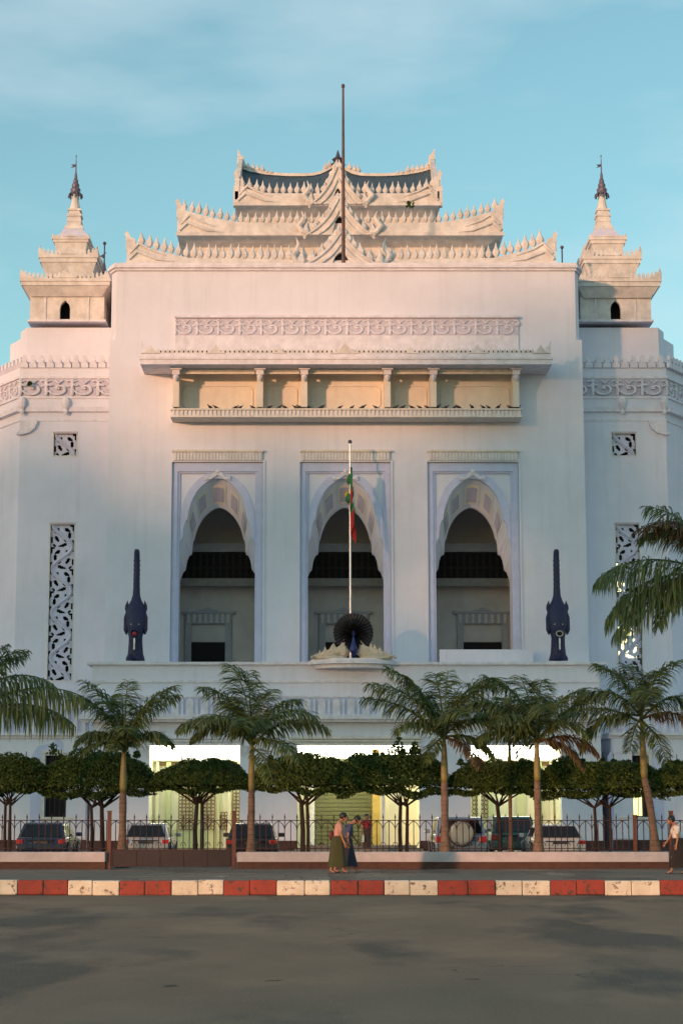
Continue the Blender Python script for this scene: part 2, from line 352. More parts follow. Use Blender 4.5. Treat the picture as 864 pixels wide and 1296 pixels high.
# iron fence behind the wall
YF = 58.6
def fence(px0, px1, label):
    x0, x1 = WX(px0, 1050, YF), WX(px1, 1050, YF); pitch = 0.187
    t = tag(empty('iron_fence', (x0, YF, ZP)), label, 'fence', 'black iron fence panels in front of the car park')
    n = int((x1-x0)/pitch)
    r = MB(); r.box(0, n*pitch, -.012, .012, 1.36, 1.385); r.build('top_rail', M['iron'], t)
    r = MB(); r.box(0, n*pitch, -.012, .012, 0.52, 0.545); r.build('bottom_rail', M['iron'], t)
    bm_ = MB(); bm_.box(-.013, .013, -.013, .013, 0.08, 1.36)
    bar = bm_.mesh('fence_bar', M['iron'])
    b2 = MB(); b2.box(-.013, .013, -.013, .013, 0.08, 1.44); b2.lathe([(.008,0),(.028,.03),(.02,.06),(.002,.15)], (0,0,1.43), 5)
    bar2 = b2.mesh('fence_bar_spear', M['iron'])
    for i in range(n+1):
        link('spear_bar' if i % 2 == 0 else 'bar', bar2 if i % 2 == 0 else bar, t, (i*pitch, 0, 0))
    tr = MB()
    for i in range(0, n-1, 1):       # interlaced pointed arches
        if i % 2 == 0:
            cx = (i+1)*pitch
            for s in (-1, 1):
                tr.tube([(cx+s*pitch, 0, 1.06), (cx+s*pitch*.93, 0, 1.16), (cx+s*pitch*.66, 0, 1.26), (cx, 0, 1.37)], .011, 4)
    tag(tr.build('pointed_arches', M['iron'], t), kind='stuff')
    sc_ = MB()
    for i in range(0, n, 2):
        cx = (i+.0)*pitch
        for s in (-1, 1):
            pts = [(cx+s*(.02+.065*math.sin(a*.5)), 0, .56+.10+.055*math.cos(a)) for a in [q*.7 for q in range(8)]]
            sc_.tube(pts, .010, 4)
    tag(sc_.build('bottom_scrolls', M['iron'], t), kind='stuff')
    return t
fence(-90, 137, 'spiked iron fence run left of the gate, before the dark blue estate car')
fence(139, 296, 'spiked iron fence run behind the dark gate, in front of the lattice doors')
fence(298, 560, 'spiked iron fence run across the central lit entrance')
fence(562, 802, 'spiked iron fence run in front of the spare wheel jeep and white car')
fence(806, 990, 'spiked iron fence run right of the thin orange post')
x, z = WX(803, 1060, YF-.1), 0
b = MB(); b.box(-.05,.05,-.05,.05,0,1.5); b.box(-.065,.065,-.065,.065,1.5,1.54)
tag(b.build('fence_post', M['ironred'], loc=(x, YF-.1, ZP)), 'thin rusty orange post standing between two runs of the iron fence on the right', 'post')

# ------------------------------------------------------------------ city hall
hall = tag(empty('city_hall', (WX(436, 838, YM), YM, ZP)), 'white Burmese style city hall with tiered roof and three scalloped arches', 'building')
HX, HY, HZ = hall.location
def P(mb, name, m, parent=None, smooth=False):
    """part of the hall from a world-space builder"""
    par = parent or hall
    mb.v = [(x-HX, y-HY, z-HZ) for x, y, z in mb.v] if parent is None else mb.v
    return mb.build(name, m, par, smooth)
def PB(mb, name, m, parent):
    """world-space builder under a part (part origins sit at the hall's origin)"""
    mb.v = [(x-HX, y-HY, z-HZ) for x, y, z in mb.v]
    return mb.build(name, m, parent)
def L(x, y, z): return (x-HX, y-HY, z-HZ)

# flame-shaped crest piece: 1 m tall unit
def flame_mesh(name, m, fat=0.30, lean=0.0, k=6):
    b = MB(); pr = [(.12,0),(.30,.04),(.22,.10),(.70,.22),(1.0,.38),(.82,.52),(.42,.66),(.24,.80),(.02,1.0)]
    b.rings([[(lean*z*z+fat*r*math.cos(2*math.pi*i/k), .5*fat*r*math.sin(2*math.pi*i/k), z) for i in range(k)] for r, z in pr])
    return b.mesh(name, m)
FL = flame_mesh('crest_flame', M['roofwhite'])
FLT = flame_mesh('crest_flame_small', M['plaster2'])
FLI = flame_mesh('ivory_flame', M['ivory'], .34)

# ---- central block
cb = MB()
zT = WZ(343, YM); zL = WZ(838, YM); zS = WZ(430, YM)
xl, xr = WX(136.5, 600, YM), WX(739.5, 600, YM)
xlt, xrt = WX(147, 400, YM), WX(728, 400, YM)
M['coffw'] = mat('coffer_white', (0.86, 0.80, 0.70), 0.8, var=.05)
wf = [(216.5, 332.5), (379.5, 495.0), (541.5, 657.5)]
wz1 = WZ(585, YM)
wx = [(WX(a, 710, YM), WX(c_, 710, YM)) for a, c_ in wf]
TH = 0.45
cols = [xl, wx[0][0], wx[0][1], wx[1][0], wx[1][1], wx[2][0], wx[2][1], xr]
zlow_ = zL-.45
for i in (0, 2, 4, 6): cb.box(cols[i], cols[i+1], YM, YM+TH, zlow_, wz1)
cb.box(xl, xr, YM, YM+TH, wz1, zS)
xlt0, xrt0 = WX(139, 430, YM), WX(734.5, 430, YM)
# upper stage with chamfered corners
plan = [(xlt, YM), (xrt, YM), (xrt0, YM+.55), (xrt0, YM+9), (xlt0, YM+9), (xlt0, YM+.55)]
cb.prism_z(plan, zS, zT)
cb.box(xl, xl+.5, YM+TH, YM+16, zlow_, zS); cb.box(xr-.5, xr, YM+TH, YM+16, zlow_, zS)
cb.box(xl+.5, xr-.5, YM+15.5, YM+16, ZP, zS)
cb.box(xl+.5, xr-.5, YM+TH, YM+15.5, WZ(560, YM), WZ(550, YM))
P(cb, 'central_block', M['plaster'])
co = MB()
for k, (g0, za, zb) in enumerate(((.10, 343, 340), (.20, 340, 336.5), (.12, 336.5, 333.5))):
    g = g0
    pl = [(xlt-g*.5, YM-g), (xrt+g*.5, YM-g), (xrt0+g, YM+.55-g*.5), (xrt0+g, YM+9.2), (xlt0-g, YM+9.2), (xlt0-g, YM+.55-g*.5)]
    co.prism_z(pl, WZ(za, YM), WZ(zb, YM))
P(co, 'parapet_cornice', M['plaster2'])
# inner roof deck
P(MB().box(xlt0+.1, xrt0-.1, YM+9.25, YM+25, zT-1.5, zT-.3), 'roof_deck', M['plaster'])

# ---- scroll frieze
def scroll_unit(m, name='scroll_ornament'):
    """one volute and leaf, 1 m wide and 1 m high"""
    b = MB()
    def sp(cx, cz, r0, r1, a0, a1, w0, w1, n=14):
        pts = []; rr = []
        for i in range(n+1):
            t = i/n; a = a0+(a1-a0)*t; r = r0+(r1-r0)*t
            pts.append((cx+r*math.cos(a), 0, cz+r*math.sin(a))); rr.append(w0+(w1-w0)*t)
        b.tube(pts, rr, 5, 1.0)
    sp(.52, .42, .40, .06, 3.4, 3.4+4.6*1.35, .065, .045)
    sp(.90, .78, .22, .07, -1.9, 2.6, .055, .04, 10)
    sp(.16, .80, .20, .05, -1.1, -5.2, .055, .04, 10)
    b.tube([(.02,0,.02),(.05,0,.3),(.02,0,.55),(.10,0,.72)], [.05,.08,.06,.07], 5)
    b.ball((.52,0,.44), .07,.06,.07, 6, 4); b.ball((.04,0,.95), .07,.05,.05, 6, 4)
    b.tube([(.36,0,.92),(.52,0,.74),(.68,0,.92)], [.03,.07,.03], 5)
    return b.mesh(name, m)
SCR = scroll_unit(M['plaster2'])
x0, x1 = WX(222, 412, YM), WX(655, 412, YM)
fr = MB(); fr.box(x0, x1, YM-.10, YM, WZ(447, YM), WZ(400, YM))
fr.box(x0-.03, x1+.03, YM-.24, YM-.10, WZ(403.5, YM), WZ(400.5, YM))
fz = P(fr, 'frieze', M['plaster2'])
rec = MB(); rec.quad((x0, YM-.104, WZ(425, YM)), (x1, YM-.104, WZ(425, YM)), (x1, YM-.104, WZ(404, YM)), (x0, YM-.104, WZ(404, YM)))
PB(rec, 'frieze_ground', M['mauvepale'], fz)
n = 16; pw = (x1-x0)/n; ph = WZ(404, YM)-WZ(425, YM)
for i in range(n):
    o = link('scroll_ornament', SCR, fz, L(x0+i*pw, YM-.12, WZ(425, YM))); o.scale = (pw*.97, .9, ph*.98)

# ---- canopy with pendants and panelled bay
YC = YM-2.0
cx0, cx1 = WX(178, 455, YC), WX(698, 455, YC)
cn = MB(); zc0, zc1 = WZ(461, YC), WZ(452, YC)
cn.box(cx0, cx1, YC, YM, zc0, zc1); cn.box(cx0+.05, cx1-.05, YC+.06, YM, zc1, WZ(447, YC))
cn.box(cx0-.04, cx1+.04, YC-.05, YC+.3, zc1-.1, zc1+.02)
canopy = P(cn, 'canopy', M['plaster2'])
cr_ = MB(); xs = []
k = 0; x = cx0+.8
while x < cx1-.8:
    dx = abs(((x-cx0)/(cx1-cx0)))
    zz = WZ(447, YC)
    cr_.rings([[(x+q*.075, YC+.12+r*.03, zz+h) for q, r in ((-1,-1),(1,-1),(1,1),(-1,1))] for q_, h in ((1,0),(1,.14))])
    cr_.tri((x-.075, YC+.09, zz+.14), (x+.075, YC+.09, zz+.14), (x, YC+.12, zz+.26)); cr_.tri((x+.075, YC+.15, zz+.14), (x-.075, YC+.15, zz+.14), (x, YC+.12, zz+.26))
    x += .21
tag(PB(cr_, 'crest_teeth', M['roofwhite'], canopy), kind='stuff')
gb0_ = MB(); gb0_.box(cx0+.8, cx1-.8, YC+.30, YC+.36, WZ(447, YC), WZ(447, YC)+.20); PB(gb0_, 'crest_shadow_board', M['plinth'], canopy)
lim = MB(); lim.box(cx0+.7, cx1-.7, YC+.10, YC+.14, WZ(447, YC), WZ(447, YC)+.05)
PB(lim, 'crest_rail', M['plaster2'], canopy)
# curved corner horns and centre pieces on the canopy edge
def horn(sx, m, name='corner_horn', h=1.0):
    """upturned corner ornament, 1 m tall: a board sweeping up to a pointed finial with flames"""
    pts = [(0,0)]; up = [(0,0),(0,.75),(-.02,.86),(.02,1.0),(.05,.86),(.09,.7),(.2,.55),(.36,.38),(.6,.22),(1.0,.10),(1.0,0)]
    b = MB(); b.prism_y([(sx*x, z) for x, z in up], -.09, .09)
    return b
for px, s in ((179, 1), (697, -1)):
    hb = horn(s, None); xx = WX(px, 447, YC); zz = WZ(447, YC)
    hb.v = [(xx+a*.75, YC+.12+c_, zz+d*.62) for a, c_, d in hb.v]; PB(hb, 'corner_horn', M['plaster2'], canopy)
for px, hgt in ((191, .4), (273, .42), (354, .3), (437, .62), (520, .3), (604, .42), (684, .4)):
    g = MB(); xx = WX(px, 447, YC); zz = WZ(447, YC); w_ = hgt*1.1
    g.prism_y([(xx-w_, zz), (xx-w_*.45, zz+hgt*.25), (xx-.12, zz+hgt*.55), (xx, zz+hgt), (xx+.12, zz+hgt*.55), (xx+w_*.45, zz+hgt*.25), (xx+w_, zz)], YC+.02, YC+.2)
    PB(g, 'crest_gable', M['roofwhite'], canopy)
YP = YM-1.15
bx0, bx1 = WX(219, 500, YP), WX(657, 500, YP)
bay = MB()
bay.box(bx0, bx1, YM-.06, YM, WZ(530, YM), WZ(468, YM))
bay_o = P(bay, 'panelled_bay', M['cream'])
bm_ = MB(); bm_.box(bx0, bx1, YP, YP+.3, WZ(470, YP), WZ(463, YP)); bm_.box(bx0, bx1, YP+.05, YM-.07, WZ(463.5, YP), WZ(462, YP)); PB(bm_, 'beam', M['creamtrim'], bay_o)
posts = [223, 329, 385, 490, 548, 652.5]
for p in posts:
    xx = WX(p, 490, YP); q = MB()
    q.box(xx-.14, xx+.14, YP-.03, YM-.08, WZ(515, YP), WZ(474, YP))
    PB(q, 'pier', M['cream'], bay_o)
    q = MB(); zt, zb = WZ(462, YP), WZ(477, YP); YQ = YP-.35
    q.prism_z([(xx-.26, YQ), (xx+.26, YQ), (xx+.26, YP-.035), (xx-.26, YP-.035)], zt-.28, zt)
    q.prism_z([(xx-.17, YQ+.08), (xx+.17, YQ+.08), (xx+.17, YP-.035), (xx-.17, YP-.035)], zb+.05, zt-.28)
    q.lathe([(.03,-.24),(.09,-.16),(.15,-.06),(.13,0),(.08,.05)], (xx, YQ+.2, zb+.02), 8)
    PB(q, 'capital', M['plaster2'], bay_o)
for i in range(5):
    a, c_ = WX(posts[i], 495, YM-.06)+.32, WX(posts[i+1], 495, YM-.06)-.32
    za, zb_ = WZ(518, YM-.06), WZ(488, YM-.06)
    q = MB(); t_ = .06
    for (u0,u1,v0,v1) in ((a+.2,c_-.2,za,za+t_),(a+.2,c_-.2,zb_-t_,zb_),(a,a+t_,za+.2,zb_-.2),(c_-t_,c_,za+.2,zb_-.2)):
        q.box(u0,u1,YM-.11,YM-.06,v0,v1)
    for (u,v,s1,s2) in ((a,za,1,1),(c_,za,-1,1),(a,zb_,1,-1),(c_,zb_,-1,-1)):
        q.prism_y([(u,v+s2*.2),(u+s1*t_,v+s2*.2),(u+s1*.2,v+s2*t_),(u+s1*.2,v)], YM-.11, YM-.06)
    PB(q, 'panel_frame', M['creamtrim'], bay_o)
    # hanging valance
    q = MB(); zz = WZ(470, YP); q.box(a-.1, c_+.1, YP+.08, YP+.16, zz-.1, zz); PB(q, 'valance', M['creamtrim'], bay_o)
sh = MB(); zs0, zs1 = WZ(528, YP), WZ(517, YP)
sh.box(bx0-.1, bx1+.1, YP-.05, YM, zs1-.07, zs1); sh.box(bx0-.05, bx1+.05, YP+.05, YM, zs0+.08, zs1-.07); sh.box(bx0-.1, bx1+.1, YP-.02, YM, zs0, zs0+.08)
shelf = PB(sh, 'ledge', M['creamtrim'], bay_o)
dm = MB(); x = bx0
while x < bx1:
    dm.box(x, x+.09, YP-.0, YP+.05, zs0+.08, zs1-.07); x += .19
tag(PB(dm, 'ledge_dentils', M['plaster2'], bay_o), kind='stuff')
LEDGE = (bx0, bx1, YP+.12, zs1)

# ---- three arched openings
OUT = [(0,605.5),(6,606.5),(12,609),(17,612.5),(21.5,616.5),(26,621.5),(30,628),(33.5,636),(36.3,645),(37.7,653),(38.0,657),(40.5,660),(42.5,667),(43.5,675),(44,681),(46,683.5),(47.5,690),(48.5,700),(49,710),(49.3,722),(49.5,734),(49.5,838)]
INN = [(0,642),(5,643.2),(10,646),(14.5,649.5),(19,654),(22.5,659),(25.5,664.5),(28,670.5),(30,677),(31,682),(32.5,684),(33.3,690),(33.8,697),(34,701),(37.5,703),(40,709),(41,715),(42,721),(45,724),(47.5,731),(49,735),(49.3,838)]
YO = YM+.22; YI = YM+1.6
for wi, (a, c_) in enumerate(wf):
    xa, xb = wx[wi]; xm = (xa+xb)/2; zb = WZ(838, YM)
    wn = MB()
    pane = MB()
    sc1 = (WX(100, 700, YO)-WX(0, 700, YO))/100
    sc2 = (WX(100, 700, YI)-WX(0, 700, YI))/100
    o1 = [(d*sc1, WZ(py, YO)) for d, py in OUT]; o1[-1] = (o1[-1][0], zb)
    o2 = [(d*sc2*1.0, WZ(py, YI)) for d, py in INN]; o2 = [(min(x_, o1[-1][0]), z_) for x_, z_ in o2]; o2[-1] = (o2[-1][0], zb)
    # outer plate
    top = wz1; hw = (xb-xa)/2
    def plate(mb, ol, y0, y1, hw, top):
        right = [(xm+x_, z_) for x_, z_ in ol]; left = [(xm-x_, z_) for x_, z_ in ol[1:]]
        mb.prism_y([(xm, top), (xm+hw, top), (xm+hw, zb)] + right[::-1], y0, y1)
        mb.prism_y([(xm, top), (xm-hw, top), (xm-hw, zb)] + left[::-1] + [right[0]], y0, y1)
    plate(pane, o1, YO, YO+.2, hw, top)
    win = P(pane, 'arched_window', M['plaster'])
    # lavender reveal frame round the rectangle
    f = MB(); t_ = .26
    f.box(xa, xa+t_, YM+.06, YO-.003, zb, top); f.box(xb-t_, xb, YM+.06, YO-.003, zb, top); f.box(xa+t_, xb-t_, YM+.06, YO-.003, top-.42, top)
    f.box(xa+t_, xa+t_+.10, YM+.13, YO-.003, zb, top-.42); f.box(xb-t_-.10, xb-t_, YM+.13, YO-.003, zb, top-.42); f.box(xa+t_+.1, xb-t_-.1, YM+.13, YO-.003, top-.50, top-.42)
    PB(f, 'frame', M['lav'], win)
    f = MB()   # thin outer moulding proud of the wall
    f.box(xa-.09, xa, YM-.07, YM+.10, zb, top+.09); f.box(xb, xb+.09, YM-.07, YM+.10, zb, top+.09); f.box(xa, xb, YM-.07, YM+.10, top, top+.09)
    PB(f, 'outer_moulding', M['plaster'], win)
    # lavender roll following the arch
    rl = MB(); rl2 = MB()
    pr = [Vector((x_, 0, z_)) for x_, z_ in o1[:16]]
    def offs(ol, d):
        r = []
        for i, (x_, z_) in enumerate(ol):
            p = Vector(ol[max(i-1,0)]); q = Vector(ol[min(i+1,len(ol)-1)]); t = (q-p).normalized(); nrm = Vector((-t.y, t.x))
            if i == 0: nrm = Vector((0,1))
            if nrm.x < 0 and i > 0: nrm = -nrm
            r.append((x_+nrm.x*d, z_+abs(nrm.y)*d))
        return r
    oo = offs(o1[:-1], .34); oo = [(min(x_, hw-t_-.11), z_) for x_, z_ in oo]
    oo2 = offs(o1[:-1], .0)
    for s in (-1, 1):
        n_ = len(oo2)-2
        for i in range(n_):
            A = (xm+s*oo2[i][0], YO-.05, oo2[i][1]); B = (xm+s*oo2[i+1][0], YO-.05, oo2[i+1][1]); C = (xm+s*oo[i+1][0], YO-.05, oo[i+1][1]); D = (xm+s*oo[i][0], YO-.05, oo[i][1])
            q = (A,B,C,D) if s < 0 else (D,C,B,A)
            rl.quad(*q)
            for (p1, p2) in ((D, C), (A, B)):
                rl.quad(p1, p2, (p2[0], YO, p2[2]), (p1[0], YO, p1[2]))
    PB(rl, 'arch_moulding', M['lav'], win)
    # tunnel from the outer to the inner outline
    tn = MB()
    for s in (-1, 1):
        r1 = [(xm+s*x_, YO+.2, z_) for x_, z_ in o1]; r2 = [(xm+s*x_, YI, z_) for x_, z_ in o2]
        for i in range(len(r1)-1):
            tn.quad(r1[i], r1[i+1], r2[i+1], r2[i])
    PB(tn, 'soffit', M['plaster'], win)
    ip = MB(); plate(ip, o2, YI+.003, YI+.25, hw+.4, WZ(600, YI)); PB(ip, 'inner_arch', M['plaster'], win)
    # coffers on the soffit: pale frame and mauve field
    def sof(u, v, d=0):      # u along outline index, v depth 0..1
        s = 1 if u >= 0 else -1; u = abs(u); i = min(int(u), len(o1)-2); fr_ = u-i
        p1 = (o1[i][0]*(1-fr_)+o1[i+1][0]*fr_, o1[i][1]*(1-fr_)+o1[i+1][1]*fr_); p2 = (o2[i][0]*(1-fr_)+o2[i+1][0]*fr_, o2[i][1]*(1-fr_)+o2[i+1][1]*fr_)
        x_ = p1[0]*(1-v)+p2[0]*v; z_ = p1[1]*(1-v)+p2[1]*v; y_ = (YO+.2)*(1-v)+YI*v
        c0 = Vector((0, WZ(700, YM))); dd = (c0-Vector((x_, z_))).normalized()*d
        return (xm+s*x_+s*dd.x, y_-d*.5, z_+dd.y)
    for (u0, u1) in ((-1.7, 1.7), (-5.4, -2.7), (2.7, 5.4), (-9.2, -6.6), (6.6, 9.2)):
        for (pad, d, mm, nm) in ((0, .03, 'coffw', 'coffer_frame'), (.15, .06, 'mauve', 'coffer')):
            q = MB(); du = (u1-u0)*pad; a0, a1 = u0+du, u1-du; v0, v1 = .16+pad*.6, .84-pad*.6
            st = [(a0+(a1-a0)*k_/5) for k_ in range(6)]
            for k_ in range(5):
                q.quad(sof(st[k_], v0, d), sof(st[k_+1], v0, d), sof(st[k_+1], v1, d), sof(st[k_], v1, d))
            PB(q, nm, M[mm], win)
    # crown leaf over the arch
    zc = WZ(607, YO); q = MB()
    q.prism_y([(xm-.62, zc-.04), (xm-.55, zc+.10), (xm-.34, zc+.12), (xm-.2, zc+.30), (xm-.08, zc+.36), (xm, zc+.50), (xm+.08, zc+.36), (xm+.2, zc+.30), (xm+.34, zc+.12), (xm+.55, zc+.10), (xm+.62, zc-.04), (xm+.3, zc+.0), (xm, zc+.2), (xm-.3, zc)], YO-.14, YO-.05)
    for s in (-1, 1): q.ball((xm+s*.5, YO-.1, zc+.08), .13, .07, .09, 8, 5)
    q.ball((xm, YO-.12, zc+.36), .12, .08, .14, 8, 5)
    PB(q, 'crown_leaf', M['plaster2'], win)
    # cream fluted lintel
    q = MB(); za, zb2 = WZ(583.5, YM), WZ(570, YM); q.box(xa+.06, xb-.04, YM-.12, YM, za, zb2-.1); q.box(xa, xb+.02, YM-.2, YM, zb2-.1, zb2)
    lt = PB(q, 'lintel', M['creamtrim'], win)
    q = MB(); x = xa+.12
    while x < xb-.15:
        q.box(x, x+.07, YM-.16, YM-.12, za+.02, zb2-.12); x += .15
    tag(PB(q, 'lintel_flutes', M['plaster2'], win), kind='stuff')
# ---- loggia room behind the arches
YBk = YM+6.0
x0, x1 = wx[0][0]-1, wx[2][1]+1
zf = WZ(838, YM); zt = WZ(560, YM)-.05
lg = MB()
lg.box(x0, x1, YBk, YBk+.3, zf-.2, zt); lg.box(x0-.3, x0, YI+.26, YBk+.3, zf-.2, zt); lg.box(x1, x1+.3, YI+.26, YBk+.3, zf-.2, zt)
lg.box(x0-.3, x1+.3, YM+TH+.01, YBk, zf-.2, zf-.01); lg.box(x0, x1, YI+.26, YBk, zt-.2, zt)
for wi in (0, 1):      # cross walls between the bays
    xx = (wx[wi][1]+wx[wi+1][0])/2; lg.box(xx-.7, xx+.7, YI+.26, YBk-1.5, zf, zt-.3)
room = P(lg, 'loggia', M['greywall'])
YS = YBk-.9
# dark slatted screen band
za, zb = WZ(732, YS), WZ(699, YS)
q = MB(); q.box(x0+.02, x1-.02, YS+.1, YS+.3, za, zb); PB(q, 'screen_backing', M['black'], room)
slm2 = MB().box(-.055, .055, 0, .08, 0, zb-za-.02).mesh('screen_slat', M['darkwood'])
for wi, (a, c_) in enumerate(wf):
    xa, xb = WX(a+8, 715, YS), WX(c_-8, 715, YS); n = 12
    for i in range(n): link('screen_slat', slm2, room, L(xa+(i+.5)*(xb-xa)/n, YS, za+.01))
    q = MB(); q.box(xa, xb, YS-.04, YS, (za+zb)/2-.18, (za+zb)/2-.08)
    PB(q, 'screen_rail', M['darkwood'], room)
q = MB(); q.box(x0+.02, x1-.02, YS-.15, YS+.2, WZ(742, YS), za-.01); PB(q, 'loggia_beam', mat('loggia_beam_paint', (0.33,0.32,0.30), .85), room)
q = MB(); q.box(x0+.02, x1-.02, YS-.05, YS+.25, WZ(688, YS), zb+.02) ; PB(q, 'loggia_cornice', M['greywall2'], room)
for pa, pb, d0, d1 in ((231, 297, 236, 287), (400, 470, 409, 459), (574, 646, 584, 634)):
    Y_ = YBk-.02; xa, xb = WX(pa, 800, Y_), WX(pb, 800, Y_); xm = (xa+xb)/2; za, zb = zf, WZ(790, Y_)
    q = MB(); e = .45
    q.box(xa+.15, xa+e, Y_-.2, Y_, za, zb); q.box(xb-e, xb-.15, Y_-.2, Y_, za, zb); q.box(xa+.15, xb-.15, Y_-.2, Y_, zb-.25+.25, zb+.5)
    hh = WZ(771, Y_)-zb-.5
    q.prism_y([(xa, zb+.5), (xb, zb+.5), (xb+.05, zb+.5+hh*.55), (xb-.35, zb+.5+hh*.35), (xm+.5, zb+.5+hh*.55), (xm+.18, zb+.5+hh*.95), (xm, zb+.5+hh*1.35), (xm-.18, zb+.5+hh*.95), (xm-.5, zb+.5+hh*.55), (xa+.35, zb+.5+hh*.35), (xa-.05, zb+.5+hh*.55)], Y_-.25, Y_)
    ds = PB(q, 'doorway_surround', M['greywall2'], room)
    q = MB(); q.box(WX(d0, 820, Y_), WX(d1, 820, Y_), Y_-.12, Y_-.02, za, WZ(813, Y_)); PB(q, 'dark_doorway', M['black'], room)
    for i in range(8):
        u = xa+.3+(xb-xa-.6)*i/7; q = MB(); q.box(u-.06, u+.06, Y_-.3, Y_-.2, zb+.03, zb+.45+.02); PB(q, 'surround_flute', M['greywall'], room)
# ---- balcony / porch in front
zl0 = WZ(838, YB)
bl, br = WX(117, 860, YB), WX(758, 860, YB)
ol = [(188.5, 303.5), (376, 530.5), (595, 710)]
ox = [(WX(a, 1000, YB), WX(c_, 1000, YB)) for a, c_ in ol]
zo = WZ(943, YB)
pb = MB(); cols = [bl, ox[0][0], ox[0][1], ox[1][0], ox[1][1], ox[2][0], ox[2][1], br]
for i in (0, 2, 4, 6): pb.box(cols[i], cols[i+1], YB, YB+.5, ZP, zo)
pb.box(bl, br, YB, YB+.5, zo, zl0-.12)
pb.box(bl, br, YB+.5, YM-.001, zl0-.5, zl0-.12)
pb.box(bl, bl+.4, YB+.5, YM+2, ZP, zl0-.5); pb.box(br-.4, br, YB+.5, YM+2, ZP, zl0-.5)
porch = P(pb, 'porch', M['plaster'])
q = MB(); q.box(bl-.25, br+.35, YB-.16, YM-.002, zl0-.12, zl0); PB(q, 'balcony_ledge', M['plaster2'], porch)
q = MB(); q.box(bl-.02, br+.02, YB-.06, YB, WZ(864, YB), WZ(861, YB)); q.box(bl-.02, br+.02, YB-.05, YB, WZ(943, YB)+.35, WZ(943, YB)+.42); PB(q, 'string_course', M['plaster2'], porch)
bbl, bbr = WX(104, 890, YB-.4), WX(771, 890, YB-.4)
za, zb = WZ(905, YB), WZ(883, YB)
q = MB(); q.box(bbl, bbr, YB-.40, YB-.001, za, zb-.02); bal = PB(q, 'balustrade', M['lav'], porch)
q = MB(); q.box(bbl-.12, bbr+.12, YB-.58, YB-.002, WZ(911, YB), za); q.box(bbl-.04, bbr+.04, YB-.45, YB-.002, WZ(914, YB), WZ(911, YB)); PB(q, 'balustrade_ledge', M['plaster2'], porch)
q = MB(); q.box(bbl-.05, bbr+.05, YB-.44, YB-.002, zb-.02, zb+.07); PB(q, 'handrail', M['plaster2'], porch)
def arched_slab(w_, h_, d_, name, m):
    b = MB(); r = w_/2; pts = [(-r,0),(r,0),(r,h_-r)] + [(r*math.cos(a), h_-r+r*math.sin(a)) for a in (.5,1.05,1.57,2.09,2.64)] + [(-r,h_-r)]
    b.prism_y(pts, -d_, 0); return b.mesh(name, m)
hh = zb-za-.06; n = 36; pt = (bbr-bbl)/n
S1 = arched_slab(pt*.50, hh, .06, 'arched_panel', M['plaster2']); S2 = arched_slab(pt*.13, hh*.96, .09, 'colonnette', M['plaster2'])
for i in range(n):
    link('arched_panel', S1, bal, L(bbl+(i+.36)*pt, YB-.40, za)); link('colonnette', S2, bal, L(bbl+(i+.86)*pt, YB-.40, za))
# rounded pedestal
q = MB(); xm = WX(446, 832, YB); rr = WX(503, 832, YB)-xm
def halfdisc(r, n=18): return [(xm+r*math.cos(math.pi+math.pi*i/n), YB+.1+r*.62*math.sin(math.pi+math.pi*i/n)) for i in range(n+1)]
q.prism_z(halfdisc(rr), zl0-.13, zl0+.03); q.prism_z(halfdisc(rr*.93), zl0+.03, zl0+.10); q.prism_z(halfdisc(rr*.86), zl0-.30, zl0-.13)
PB(q, 'rounded_pedestal', M['plaster2'], porch)
q = MB(); q.box(WX(556, 830, YM-.9), WX(674, 830, YM-.9), YM-.9, YM-.75, zl0, WZ(822, YM-.9)); PB(q, 'low_screen_wall', M['plaster'], porch)
# hood mouldings over the openings and jamb capitals
for (a, c_), hood in zip(ol, ((180, 308), (366, 534), (590, 716))):
    xa, xb = WX(hood[0], 935, YB), WX(hood[1], 935, YB); q = MB()
    for k in range(3): q.box(xa+.06*k, xb-.06*k, YB-.20+.05*k, YB-.001, WZ(943, YB)+.02+.12*(2-k), WZ(943, YB)+.11+.12*(2-k))
    PB(q, 'hood_moulding', M['creamtrim'] if a == 376 else M['plaster2'], porch)
    for s, xx in ((-1, WX(a, 960, YB)), (1, WX(c_, 960, YB))):
        q = MB()
        for k in range(5): q.box(xx-s*.02, xx+s*(.42-.05*k), YB-.18+.03*k, YB-.001, zo-.10*(k+1)+.02, zo-.10*k)
        PB(q, 'jamb_capital', M['plaster2'], porch)
for i in (0, 2, 4, 6): PB(MB().box(cols[i]-.02, cols[i+1]+.02, YB-.08, YB-.001, ZP, WZ(1064, YB)), 'plinth', M['plinth'], porch)

# lit interiors
def lit_bay(i, depth):
    xa, xb = ox[i]; Y1 = YB+depth; t = P(MB().box(xa-.3, xb+.3, Y1, Y1+.2, ZP, zo+.3), 'entrance_bay', M['litwall'])
    PB(MB().box(xa-.3, xa-.1, YB+.5, Y1, ZP, zo+.3), 'side_wall', M['litwall'], t); PB(MB().box(xb+.1, xb+.3, YB+.5, Y1, ZP, zo+.3), 'side_wall', M['litwall'], t)
    q = MB(); q.box(xa-.3, xb+.3, YB+.5, Y1, zo+.3, zo+.4); PB(q, 'ceiling', M['litwall'], t)
    zt_ = WZ(958, Y1-.1)
    q = MB(); q.box(xa-.05, xb+.05, Y1-.16, Y1-.05, zt_, zo+.28); PB(q, 'lit_panel', M['tube'], t)
    q = MB(); q.box(xa-.1, xb+.1, YB+.7, Y1-.3, zo+.2, zo+.26); PB(q, 'lit_ceiling_tube', M['tube2'], t)
    return t, Y1
